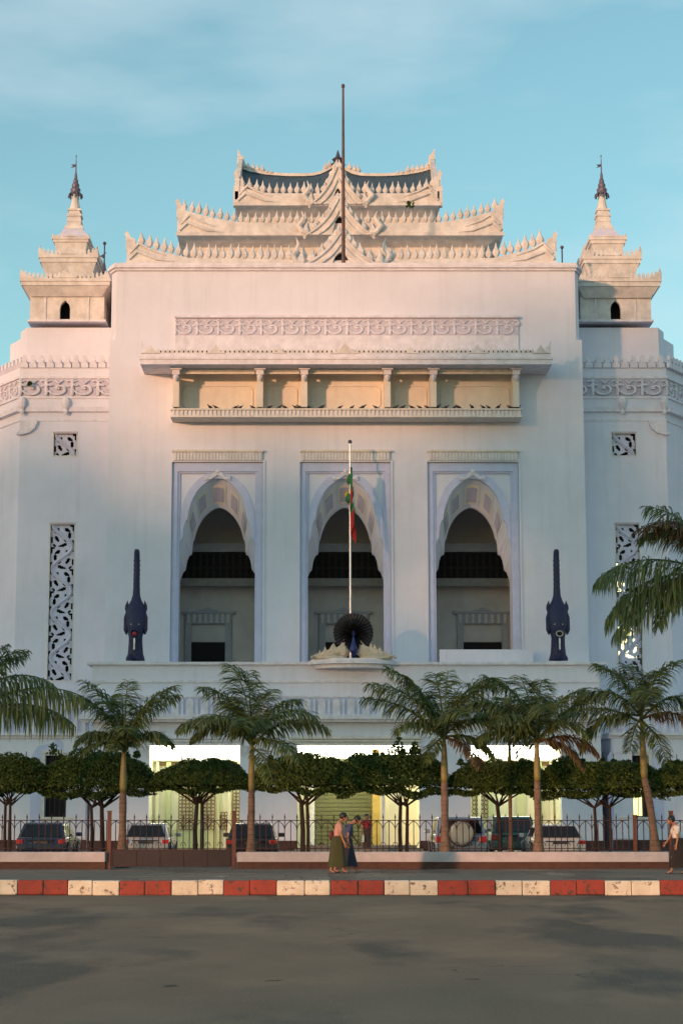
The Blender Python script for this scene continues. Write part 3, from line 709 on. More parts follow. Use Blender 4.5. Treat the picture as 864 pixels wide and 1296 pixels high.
def lattice(t, pa, pb, ya, yb, Y, m='goldlat', cell=.16):
    xa, xb, z0, z1 = WX(pa, 1000, Y), WX(pb, 1000, Y), WZ(yb, Y), WZ(ya, Y); q = MB()
    nx = max(1, round((xb-xa)/cell)); nz = max(1, round((z1-z0)/cell)); dx, dz = (xb-xa)/nx, (z1-z0)/nz
    for a in range(nx):
        for c_ in range(nz):
            cx, cz = xa+(a+.5)*dx, z0+(c_+.5)*dz
            pts = [(cx+dx*.5*math.cos(u), Y, cz+dz*.55*math.sin(u)) for u in [2*math.pi*k/8 for k in range(9)]]
            q.tube(pts, .018, 4)
    tag(PB(q, 'lattice', M[m], t), kind='stuff')
for i in (0, 2):
    t, Y1 = lit_bay(i, 3.2); p0, p1 = ol[i]; Yf = Y1-.06
    def bx(pa, pb, ya, yb, m, nm, d=.05):
        q = MB(); q.box(WX(pa, 1010, Yf), WX(pb, 1010, Yf), Yf-d, Yf, WZ(yb, Yf), WZ(ya, Yf)); PB(q, nm, M[m], t)
    w_ = p1-p0
    bx(p0+9, p0+13, 963, 1077, 'litwall', 'door_post', .14); bx(p0+22, p0+28, 960, 1077, 'litgreen', 'door_post', .14)
    bx(p0+86, p0+90, 960, 1077, 'litgreen', 'door_post', .14); bx(p0+100, p0+104, 963, 1077, 'litwall', 'door_post', .14)
    bx(p0+58, p0+68, 985, 1077, 'litgreen', 'door_post', .14)
    bx(p0+5, p0+110, 958, 963, 'plaster2', 'door_head', .2)
    bx(p0+30, p0+57, 1050, 1077, 'litgreen', 'door_leaf'); bx(p0+69, p0+85, 1050, 1077, 'litgreen', 'door_leaf')
    if i == 0:
        lattice(t, p0+38, p0+56, 985, 1050, Yf-.08); lattice(t, p0+69, p0+84, 985, 1050, Yf-.08); lattice(t, p0+88, p0+104, 1028, 1050, Yf-.08); lattice(t, p0+106, p0+115, 990, 1050, Yf-.08)
    else:
        lattice(t, p0+2, p0+22, 980, 1035, Yf-.08, cell=.2)
    bx(p0+8, p0+112, 964, 969, 'goldlat', 'fanlight_bar', .08)
t, Y1 = lit_bay(1, 6.0)
Yf = Y1-.08
n = 22; xa, xb = WX(397, 1010, Yf), WX(470, 1010, Yf); z0, z1 = ZP, WZ(960, Yf)
for k in range(n):
    q = MB(); h_ = (z1-z0)/n; q.box(xa, xb, Yf-.03, Yf+.02, z0+k*h_+.02, z0+(k+1)*h_-.01); PB(q, 'shutter_slat', M['shutter'], t)
q = MB(); q.box(WX(471, 1010, Yf-.6), WX(480, 1010, Yf-.6), Yf-1, Yf, ZP, zo); PB(q, 'yellow_pillar', mat('yellow_pillar_paint', (.62,.42,.12), .8), t)
q = MB(); q.box(WX(392, 1010, Yf-.6), WX(398, 1010, Yf-.6), Yf-.6, Yf, ZP, zo); PB(q, 'white_pillar', M['plaster2'], t)
q = MB(); q.box(WX(483, 1010, YB+1.4), WX(487, 1010, YB+1.4), YB+1.3, YB+1.5, ZP, zo); PB(q, 'white_pillar', M['plaster2'], t)
q = MB(); q.box(WX(492, 1010, YB+2.6), WX(509, 1010, YB+2.6), YB+2.6, YB+2.7, ZP+.02, WZ(985, YB+2.6)); PB(q, 'white_door', M['litwall'], t)
for k in range(2):
    q = MB(); q.box(ox[1][0]-.1+k*.25, ox[1][1]+.1-k*.25, YB-.9+k*.45, YB-.45+k*.45, ZP, ZP+.12*(k+1)); PB(q, 'step', M['concrete'], t)

# ---- side wings: ground floor bases
wings = []
for side in (-1, 1):
    Yw = YB+.6; z930 = WZ(931, Yw)
    if side < 0: xo, xi = -34.0, WX(112, 930, Yw); wp0, wp1 = 57, 88
    else: xo, xi = 36.0, WX(772, 930, Yw); wp0, wp1 = 787, 821
    wxa, wxb = WX(wp0, 1000, Yw), WX(wp1, 1000, Yw); wza, wzb = WZ(1034, Yw), WZ(956, Yw)
    q = MB(); a, c_ = min(xo, xi), max(xo, xi)
    q.box(a, wxa, Yw, Yw+.5, ZP, z930); q.box(wxb, c_, Yw, Yw+.5, ZP, z930); q.box(wxa, wxb, Yw, Yw+.5, ZP, wza); q.box(wxa, wxb, Yw, Yw+.5, wzb, z930)
    q.box(a, c_, Yw+.5, YT+.5, z930-.3, z930); q.box(a, c_, YT+.5, YT+8, ZP, z930)
    q.box(xi-.3 if side < 0 else xi, xi if side < 0 else xi+.3, Yw+.5, YM+1, ZP, z930-.3)
    wg = P(q, 'wing_base', M['plaster'])
    q = MB(); q.box(a-.1, c_+.1, Yw-.22, YT, z930, z930+.13); q.box(a-.1, c_+.1, Yw-.10, YT, z930-.12, z930-.001); PB(q, 'wing_cornice', M['plaster2'], wg)
    # balustrade of the terrace
    zt0, zt1 = z930+.13, WZ(895, Yw)
    q = MB(); q.box(a, c_, Yw, Yw+.2, zt0, zt1-.08); bb = PB(q, 'terrace_balustrade', M['lav'], wg)
    q = MB(); q.box(a, c_, Yw-.08, Yw+.26, zt1-.08, zt1); PB(q, 'terrace_rail', M['plaster2'], wg)
    S3 = MB().box(-.085, .085, -.06, 0, 0, zt1-zt0-.081).mesh('terrace_baluster', M['plaster2'])
    edge = xi
    for k in range(22): link('baluster', S3, bb, L(edge+side*(.2+k*.36), Yw, zt0))
    # lavender painted arch band and window
    q = MB(); xm = (wxa+wxb)/2; hw = (wxb-wxa)/2; zh = wzb+.35
    pts_o = [(-hw-.62, wza-.5), (-hw-.62, zh-.4), (-hw-.35, zh+.05), (-hw*.4, zh+.2), (0, zh+.42), (hw*.4, zh+.2), (hw+.35, zh+.05), (hw+.62, zh-.4), (hw+.62, wza-.5)]
    pts_i = [(hw+.14, wza-.5), (hw+.14, wzb+.1), (-hw-.14, wzb+.1), (-hw-.14, wza-.5)]
    q.prism_y([(xm+u, v) for u, v in pts_o+pts_i], Yw-.025, Yw); PB(q, 'painted_surround', M['lav'], wg)
    q = MB(); q.box(wxa-.14, wxa, Yw-.06, Yw+.1, wza, wzb+.1); q.box(wxb, wxb+.14, Yw-.06, Yw+.1, wza, wzb+.1); q.box(wxa-.14, wxb+.14, Yw-.1, Yw+.1, wzb+.1, wzb+.22); q.box(wxa-.2, wxb+.2, Yw-.1, Yw+.1, wza-.1, wza)
    fr_ = PB(q, 'window_frame', M['creamtrim'], wg)
    q = MB(); q.box(wxa, wxb, Yw+.3, Yw+.4, wza, wzb); PB(q, 'window_pane', M['black'], wg)
    for k in range(1, 5):
        q = MB(); u = wxa+(wxb-wxa)*k/5; q.box(u-.015, u+.015, Yw+.12, Yw+.15, wza, wzb); PB(q, 'window_bar', M['iron'], wg)
    if side > 0:
        q = MB(); q.box(wxa+.02, WX(811, 1000, Yw+.25), Yw+.22, Yw+.26, wza+.05, WZ(996, Yw)); PB(q, 'lit_curtain', M['warmlamp'], wg)
    q = MB(); q.box(a, c_, Yw-.06, Yw, ZP, WZ(1063, Yw)); PB(q, 'wing_plinth', M['plinth'], wg)
    q = MB(); s0 = xi+side*.05; q.box(min(s0, s0+side*1.0), max(s0, s0+side*1.0), Yw-.12, Yw, z930-.75, z930-.13)
    q.box(min(s0, s0+side*.85), max(s0, s0+side*.85), Yw-.08, Yw, ZP+.5, z930-.75); PB(q, 'pilaster', M['plaster'], wg)
    wings.append(wg)

# ---- corner towers
def pierced_grille(cells, name):
    """pierced scroll screen, `cells` m tall and 1 m wide, in the x-z plane: a slab with shaped holes and raised vine ribs"""
    b = MB(); RES = 22
    base = [(.27,.73,.11,.055,50),(.70,.77,.10,.06,-35),(.79,.50,.05,.13,-8),(.26,.37,.055,.12,28),(.52,.07,.15,.05,22),(.04,.90,.045,.09,0),(.96,.84,.045,.11,0),
            (.04,.32,.045,.10,0),(.96,.22,.045,.09,0),(.45,.60,.05,.035,30),(.63,.31,.09,.04,-45),(.16,.06,.08,.035,-40),(.88,.98,.07,.03,35),(.55,.47,.035,.05,0)]
    for c_ in range(cells):
        for i in range(RES):
            for j in range(RES):
                u, v = (i+.5)/RES, (j+.5)/RES; uu = u if c_ % 2 == 0 else 1-u; hole = False
                for cx, cz, rx, rz_, an in base:
                    a_ = math.radians(an); dx, dz = uu-cx, v-cz; p = dx*math.cos(a_)+dz*math.sin(a_); q_ = -dx*math.sin(a_)+dz*math.cos(a_)
                    if (p/(rx*1.22+.012))**2+(q_/(rz_*1.22+.012))**2 < 1: hole = True; break
                if not hole:
                    b.quad((i/RES, 0, c_+j/RES), ((i+1)/RES, 0, c_+j/RES), ((i+1)/RES, 0, c_+(j+1)/RES), (i/RES, 0, c_+(j+1)/RES))
        s = 1 if c_ % 2 == 0 else -1
        pts = [(.5+s*(.36-.25*i/16)*math.cos(i*.5-.6), -.02, c_+.5+(.36-.25*i/16)*math.sin(i*.5-.6)) for i in range(17)]
    vine = [(.5+.42*math.cos(math.pi*i/8), -.02, i/8) for i in range(cells*8+1)]
    b.tube(vine, .018, 4)
    return b.mesh(name, M['lavgr'])
M['lavgr'] = mat('lavender_screen', (0.66, 0.66, 0.80), 0.8, var=0.1, scale=3)
G1 = pierced_grille(1, 'square_screen'); G7 = pierced_grille(7, 'tall_screen')
SCT = scroll_unit(M['plaster2'], 'tower_scroll')
CM = MB(); CM.prism_y([(-.5,0),(.5,0),(.46,.30),(.2,.50),(.34,.62),(.18,1.0),(-.18,1.0),(-.34,.62),(-.2,.50),(-.46,.30)], -.10, .10); CM = CM.mesh('merlon', M['plaster2'])
def ptile(n): return n
for side in (-1, 1):
    def X_(px, py, Y): return WX(px if side < 0 else px, py, Y)
    if side < 0:
        ex = lambda py: 27-(py-550)*.034; gsq = (68.5, 97); gtl = (62.5, 92.5); spx = 96; bodyc = (38.5, 132)
        cor = (27, 139); gcx = 83
    else:
        ex = lambda py: 841+(py-540)*.034; gsq = (774, 803.5); gtl = (780.5, 810); spx = 763; bodyc = (733.5, 823)
        cor = (729, 835); gcx = 781
    s = side
    xe = WX(ex(700), 700, YT)                 # outer edge of the front face
    xi_ = (xl+.4) if s < 0 else (xr-.4)       # inner end, inside the block
    def stage(off, back=6.0, dx=1.8, dy=2.6, yo=0.0):
        e = xe+s*off; Y0 = YT-off*.6+yo
        return [(xi_, Y0), (e, Y0), (e+s*dx, Y0+dy), (e+s*dx, Y0+dy+back), (xi_, Y0+dy+back)]
    tw = MB()
    z522 = WZ(521, YT)
    # front wall with openings for the screens
    a1, a2 = WX(gtl[0], 760, YT), WX(gtl[1], 760, YT); b1, b2 = WX(gsq[0], 562, YT), WX(gsq[1], 562, YT)
    ga0, ga1 = WZ(861, YT), WZ(664, YT); gb0, gb1 = WZ(576.5, YT), WZ(549, YT)
    lo, hi = min(xe, xi_), max(xe, xi_)
    zb0 = WZ(931, YB+.6)
    tw.box(lo, hi, YT, YT+.35, zb0, ga0); tw.box(lo, a1, YT, YT+.35, ga0, ga1); tw.box(a2, hi, YT, YT+.35, ga0, ga1); tw.box(lo, hi, YT, YT+.35, ga1, gb0)
    tw.box(lo, b1, YT, YT+.35, gb0, gb1); tw.box(b2, hi, YT, YT+.35, gb0, gb1); tw.box(lo, hi, YT, YT+.35, gb1, z522)
    # chamfer face, return and the wing wall beyond
    c0 = (xe, YT); c1 = (xe+s*1.8, YT+2.6); 
    tw.prism_z([c0, c1, (c1[0]-s*.4, c1[1]+.05), (c0[0]-s*.35, YT+.351)], zb0, z522)
    far = xe+s*22
    zw = WZ(497, YT+2.6)
    tw.box(min(c1[0], far), max(c1[0], far), YT+2.6, YT+10, zb0, zw)
    tw.box(min(c1[0], xi_), max(c1[0], xi_), YT+6.0, YT+10, zb0, z522)
    tower = P(tw, 'corner_tower', M['plaster'])
    q = MB(); q.box(min(c1[0]+s*.1, far), max(c1[0]+s*.1, far), YT+2.4, YT+9.9, zw, zw+.3); q.box(min(c1[0]+s*.1, far), max(c1[0]+s*.1, far), YT+2.5, YT+2.6, WZ(548, YT+2.6), WZ(541, YT+2.6)); PB(q, 'wing_parapet', M['plaster2'], tower)
    # rooms behind the screens
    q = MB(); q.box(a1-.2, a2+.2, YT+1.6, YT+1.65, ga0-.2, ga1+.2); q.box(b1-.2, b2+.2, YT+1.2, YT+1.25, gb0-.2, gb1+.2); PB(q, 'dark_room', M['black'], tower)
    if s > 0:
        lrm = mat('lit_room_yellow', (.8,.75,.4), .6, emit=(1,.93,.45), estr=1.2)
        for (g0_, g1_, y0_, y1_) in ((a1+.05, a2-.05, 832, 790), (a1+.1, a1+.55, 745, 709)): PB(MB().box(g0_, g1_, YT+1.2, YT+1.25, WZ(y0_, YT), WZ(y1_, YT)), 'lit_room', lrm, tower)
    for (g, u0, u1, v0, v1, c_) in ((G1, b1, b2, gb0, gb1, 1), (G7, a1, a2, ga0, ga1, 7)):
        o = link('pierced_screen', g, tower, L(u0, YT+.10, v0)); o.scale = (u1-u0, 1.0, (v1-v0)/c_); so_ = o.modifiers.new('solid', 'SOLIDIFY'); so_.thickness = .07; so_.offset = -1
        if s > 0 and c_ == 7: pass
        q = MB(); q.box(u0-.05, u1+.05, YT-.03, YT+.3, v1, v1+.10); PB(q, 'screen_lintel', M['wallwhite'], tower)
        q = MB(); q.box(u1, u1+.05, YT-.02, YT+.3, v0-.05, v1); q.box(u0-.05, u0, YT-.02, YT+.3, v0-.05, v1); q.box(u0, u1, YT-.02, YT+.3, v0-.05, v0); PB(q, 'screen_frame', M['creamtrim'], tower)
    # cornice bands
    def band(name, off, pa, pb, m='plaster2', yo=0):
        q = MB(); q.prism_z(stage(off, yo=yo), WZ(pb, YT), WZ(pa, YT)); return PB(q, name, M[m], tower)
    band('string_band', .05, 533, 531); band('cornice', .22, 515.5, 521.5); band('cornice_board', .12, 505, 515.5, 'plaster'); band('frieze_rail', .20, 502, 505)
    fband = band('scroll_band', .06, 479.5, 502, 'mauvepale'); band('frieze_rail', .14, 476.5, 479.5); band('crown_base', .08, 466, 476.5, 'plaster')
    cb_ = band('crown_band', .02, 458, 466, 'mauvepale')
    q = MB(); q.prism_z(stage(-.05, dx=.42, dy=.9, yo=.9), WZ(458, YT), WZ(408.5, YT)); q.prism_z(stage(-.12, dx=1.25, dy=2.2, back=4, yo=1.1), WZ(458, YT), WZ(415, YT)); PB(q, 'attic', M['plaster'], tower)
    e = xe+s*.06; Y0 = YT-.036
    def run(p0, p1, mesh, nm, pitch, za, zb, dpt=1.0, keep=True):
        """repeat a unit along the plan line p0 -> p1"""
        v = Vector(p1)-Vector(p0); n_ = max(1, round(v.length/pitch)); ang = math.atan2(v.y, v.x)
        for k in range(n_):
            p = Vector(p0)+v*(k/n_)
            o = link(nm, mesh, tower, L(p.x, p.y, za), rz=ang); o.scale = (v.length/n_*(.98 if 'scroll' in nm else .9), dpt, (zb-za))
    f0, f1 = (xi_, Y0-.08), (e, Y0-.08)
    ch0, ch1 = (e, Y0-.06), (e+s*1.8, Y0-.06+2.6)
    lr = lambda p, q: (p, q) if p[0] < q[0] else (q, p)
    for (p, q_) in (lr(f0, f1), lr(ch0, ch1)):
        run(p, q_, SCT, 'scroll_ornament', 1.10, WZ(502, YT), WZ(480, YT))
        run((p[0]+.2, p[1]+.05), (q_[0]+.2, q_[1]+.05), CM, 'merlon', .41, WZ(466, YT), WZ(450.5, YT), .7)
    # curved brackets at the shaft's corner, pendant drops
    zb_ = WZ(533, YT)
    for (cx, cy) in ((xe, YT),):
        q = MB()
        for d in (-1,):
            pts = [(0, 0), (-s*.85, 0), (-s*.72, -.35), (-s*.45, -.58), (-s*.15, -.66), (s*.12, -.62), (s*.05, -.5), (0, -.5)]
            q.prism_y([(cx+u, zb_+v) for u, v in pts], YT-.16, YT)
        q.ball((cx, YT-.06, zb_-.62), .22, .14, .10, 8, 5)
        PB(q, 'corner_bracket', M['plaster2'], tower)
    for px in (ex(510), 83.5 if s < 0 else 787):
        q = MB(); xx = WX(px, 510, YT-.2); zz = WZ(522, YT)
        q.lathe([(.03,-.15),(.08,-.08),(.12,.0),(.07,.1),(.16,.25),(.20,.45),(.16,.6),(.05,.72)], (xx, YT-.2, zz), 8, 1, .8); PB(q, 'pendant', M['plaster2'], tower)
    for px, py in ((100, 420), (60, 425)): pass
    # ---- turret on top
    Yb = YT+.6; zc0, zc1 = WZ(406, Yb), WZ(362, Yb)
    u0, u1 = WX(bodyc[0], 385, Yb), WX(bodyc[1], 385, Yb); xc = WX(spx, 260, YT+4.0); DY = 5.6
    Yc = Yb+DY/2
    tu = MB(); zwin0, zwin1 = WZ(404, Yb), WZ(380, Yb); wxc = WX(82.5 if s < 0 else 778.5, 392, Yb); wh = .25
    # body with an arched window hole
    arch = [(wxc-wh, zwin0), (wxc-wh, zwin1-.42), (wxc-wh*.8, zwin1-.2), (wxc, zwin1), (wxc+wh*.8, zwin1-.2), (wxc+wh, zwin1-.42), (wxc+wh, zwin0)]
    tu.prism_y([(u0, zc0), (u0, zc1+.02), (wxc, zc1+.02)] + arch[:4][::-1], Yb, Yb+.25)
    tu.prism_y([(wxc, zc1+.02), (u1, zc1+.02), (u1, zc0)] + arch[3:][::-1], Yb, Yb+.25)
    tu.box(wxc-wh, wxc+wh, Yb, Yb+.25, zc0, zwin0)
    tu.box(u0, u1, Yb+.9, Yb+DY, zc0, zc1); tu.box(u0, u0+.25, Yb+.25, Yb+.9, zc0, zc1); tu.box(u1-.25, u1, Yb+.25, Yb+.9, zc0, zc1)
    turret = PB(tu, 'turret', M['roofwhite'], tower)
    turret.parent = hall
    q = MB(); q.box(wxc-.6, wxc+.6, Yb+.8, Yb+.9-.003, zc0, zc1-.1); PB(q, 'dark_window', M['black'], turret)
    q = MB(); q.box(u0-.1, u1+.1, Yb-.1, Yb+DY+.1, zc0-.06, zc0+.04); 
    for px in (52 if s < 0 else 745, 96+12 if s < 0 else 809): pass
    PB(q, 'turret_plinth', M['plaster2'], turret)
    for uu in (u0+.75, u1-.75):
        q = MB(); q.box(uu-.03, uu+.03, Yb-.04, Yb, zc0+.05, zc1-.15); PB(q, 'pilaster_strip', M['plaster2'], turret)
    def tier(ca, cb2, Yf, dep, pya, pyb, pyc, pyd, first=False):
        """eaves board pya-pyb tall on a taper that narrows down to pyc..; returns nothing"""
        a, c_ = WX(ca, pyb, Yf), WX(cb2, pyb, Yf); mid = (a+c_)/2; hw = (c_-a)/2
        z0, z1, zl = WZ(pyb, Yf), WZ(pya, Yf), WZ(pyc, Yf)
        q = MB(); ins = hw*.20
        rect = lambda h, d0: [(mid-h, Yf+d0), (mid+h, Yf+d0), (mid+h, Yf+dep-d0), (mid-h, Yf+dep-d0)]
        q.prism_z(rect(hw-ins, ins), zl, z0, rect(hw-.06, .06)); q.prism_z(rect(hw, 0), z0, z0+(z1-z0)*.55)
        q.prism_z(rect(hw+.06, -.06), z0+(z1-z0)*.55, z1)
        o = PB(q, 'turret_tier', M['roofwhite'], turret)
        # pointed teeth and upturned corners
        zt2 = WZ(pyd, Yf); q = MB(); n_ = max(6, int(hw*2/.22)); Z = z1
        sides = [((mid-hw, Yf), (mid+hw, Yf)), ((mid-hw, Yf+dep), (mid-hw, Yf)), ((mid+hw, Yf), (mid+hw, Yf+dep))]
        for p, r in sides:
            p, r = Vector(p), Vector(r); d = (r-p); ln = d.length; d.normalize(); nn = int(ln/.2)
            for k in range(nn+1):
                t = k/nn; c0_ = p+d*ln*t; e_ = abs(t-.5)*2; h = (zt2-Z)*(.62+.45*e_**4+.45*max(0, 1-abs(t-.5)*9))
                w2 = .062
                A = c0_-d*w2; B = c0_+d*w2; nrm = Vector((-d.y, d.x))*.05
                q.rings([[(A.x-nrm.x, A.y-nrm.y, Z-.02), (B.x-nrm.x, B.y-nrm.y, Z-.02), (B.x+nrm.x, B.y+nrm.y, Z-.02), (A.x+nrm.x, A.y+nrm.y, Z-.02)],
                         [(A.x-nrm.x, A.y-nrm.y, Z+h*.55), (B.x-nrm.x, B.y-nrm.y, Z+h*.55), (B.x+nrm.x, B.y+nrm.y, Z+h*.55), (A.x+nrm.x, A.y+nrm.y, Z+h*.55)],
                         [(c0_.x, c0_.y, Z+h)]*4], cap=False)
        tag(PB(q, 'tier_crest', M['roofwhite'], turret), kind='stuff')
        for sx in (-1, 1):
            hb = horn(-sx, None); hb.v = [(mid+sx*hw+p_[0]*(.30*hw), Yf+.02+p_[1], z1-.02+p_[2]*(zt2-z1)*1.25) for p_ in hb.v]
            PB(hb, 'corner_horn', M['roofwhite'], turret)
        g = MB(); hg = (zt2-z1)*.9
        g.prism_y([(mid-hw*.28, z1), (mid-hw*.12, z1+hg*.45), (mid-.06, z1+hg*.8), (mid, z1+hg*1.3), (mid+.06, z1+hg*.8), (mid+hw*.12, z1+hg*.45), (mid+hw*.28, z1)], Yf-.10, Yf+.06)
        PB(g, 'tier_gable', M['roofwhite'], turret)
        return mid
    k = -1
    if s < 0: T = [((27, 139), 352, 361, 372), ((50.5, 123), 322, 331.5, 348), ((67.5, 112), 300, 306, 320)]
    else: T = [((729, 835), 352, 362, 374), ((738, 810), 324, 333, 349), ((747, 791), 300, 308, 321)]
    tops = (341, 312, 296)
    for (cc, ya, yb, yc), yd, Yf, dep in zip(T, tops, (Yb-.55, Yb+.9, Yb+1.7), (DY+1.1, DY-1.8, DY-3.4)):
        tier(cc[0], cc[1], Yf, dep, ya, yb, yc, yd)
    # stacked rings, bell neck
    Yc = Yb+DY/2; f = lambda py: WZ(py, Yc)
    xc = WX(spx-1.0, 285, Yc); z0 = f(302); R_ = lambda px: px/26.0
    q = MB(); q.prism_z([(xc-R_(20), Yc-R_(20)), (xc+R_(20), Yc-R_(20)), (xc+R_(20), Yc+R_(20)), (xc-R_(20), Yc+R_(20))], f(305), f(293), [(xc-R_(12), Yc-R_(12)), (xc+R_(12), Yc-R_(12)), (xc+R_(12), Yc+R_(12)), (xc-R_(12), Yc+R_(12))])
    PB(q, 'spire_roof', M['lavgr'], turret)
    q = MB()
    for (r0, r1, pa, pb_) in ((12.5, 11, 293, 288), (9, 9, 288, 283), (9.5, 8, 283, 276), (9.5, 9.5, 276, 273), (7.5, 7, 273, 268.5), (8.6, 8.2, 268.5, 266)):
        q.prism_z([(xc+R_(r0)*u, Yc+R_(r0)*v) for u, v in ((-1,-1),(1,-1),(1,1),(-1,1))], f(pa), f(pb_), [(xc+R_(r1)*u, Yc+R_(r1)*v) for u, v in ((-1,-1),(1,-1),(1,1),(-1,1))])
    PB(q, 'spire_steps', M['roofwhite'], turret)
    q = MB(); q.lathe([(R_(r), f(py)) for r, py in ((7.5,266),(6.4,262),(5,256),(4,249),(3.4,243),(3.6,240),(2.0,238))], (xc, Yc, 0), 12); PB(q, 'spire_neck', M['roofwhite'], turret)
    q = MB(); q.lathe([(R_(r), f(py)) for r, py in ((8.2,249.5),(8.6,246),(6.2,243.5),(6.8,240),(4.6,237.5),(5.0,234),(3.2,231.5),(3.4,229),(2,226),(1.8,222),(.9,218),(.7,206),(.35,200),(.9,197.5),(.3,196)) if py < 248 or r > 8.3], (xc, Yc, 0), 12)
    for i in range(10):
        a = i*.628; q.tube([(xc+R_(8.4)*math.cos(a), Yc+R_(8.4)*math.sin(a), f(246)), (xc+R_(8.8)*math.cos(a), Yc+R_(8.8)*math.sin(a), f(250.5))], [.035, .05], 4)
    sp = PB(q, 'metal_umbrella_spire', M['spirem'], turret)
    q = MB(); q.prism_y([(xc-.03, f(211)), (xc-.26, f(212.5)), (xc-.14, f(210.5)), (xc-.24, f(208.5)), (xc-.03, f(208))], Yc-.02, Yc+.02); PB(q, 'vane', M['metal'], turret)
for px, py0, py1, Yq in ((132, 345, 308, YT+1.2), (711, 334, 313, YM+2)):
    q = MB(); x, z0 = W(px, py0, Yq); _, z1 = W(px, py1, Yq)
    q.tube([(x, Yq, z0), (x, Yq, z1)], .035, 6); q.ball((x, Yq, z1), .09, .09, .09, 8, 5)
    if px < 400: q.tube([(x, Yq, z0), (x, Yq, z0+.6)], [.12, .03], 6); q.prism_y([(x-.22, z1-.65), (x-.05, z1-.75), (x, z1-.6), (x+.1, z1-.45), (x-.05, z1-.55)], Yq-.03, Yq+.03)
    P(q, 'lightning_rod', M['metal'])
# ---- three-tiered pyatthat roof
def curve(pts, t):
    for i in range(len(pts)-1):
        if t <= pts[i+1][0]:
            u = (t-pts[i][0])/max(1e-9, pts[i+1][0]-pts[i][0]); u_ = u*u*(3-2*u)*.4+u*.6
            return pts[i][1]*(1-u_)+pts[i+1][1]*u_
    return pts[-1][1]
TI = [dict(px=(160.5, 703), Y=YM+3.5, dep=18, base=336, top=[(0,305),(.04,312),(.09,320),(.15,327),(.5,330)], fl=21, soffit=None, gable=(431.5, 52, 291, 336, (10, 319)), n=58),
      dict(px=(224.5, 636), Y=YM+6.5, dep=13, base=299, top=[(0,264),(.06,271),(.12,277),(.2,282),(.5,283)], fl=17.5, soffit=(245, 613, 313), gable=(429.5, 44, 246, 297, (7.5, 273)), n=46),
      dict(px=(298.5, 556.5), Y=YM+9.5, dep=8, base=261, top=[(0,234),(.05,239),(.12,244),(.2,245),(.5,245)], fl=17, soffit=(304, 551, 275), gable=(427.5, 36, 205, 258, (5.5, 238)), n=30)]
roofs = []
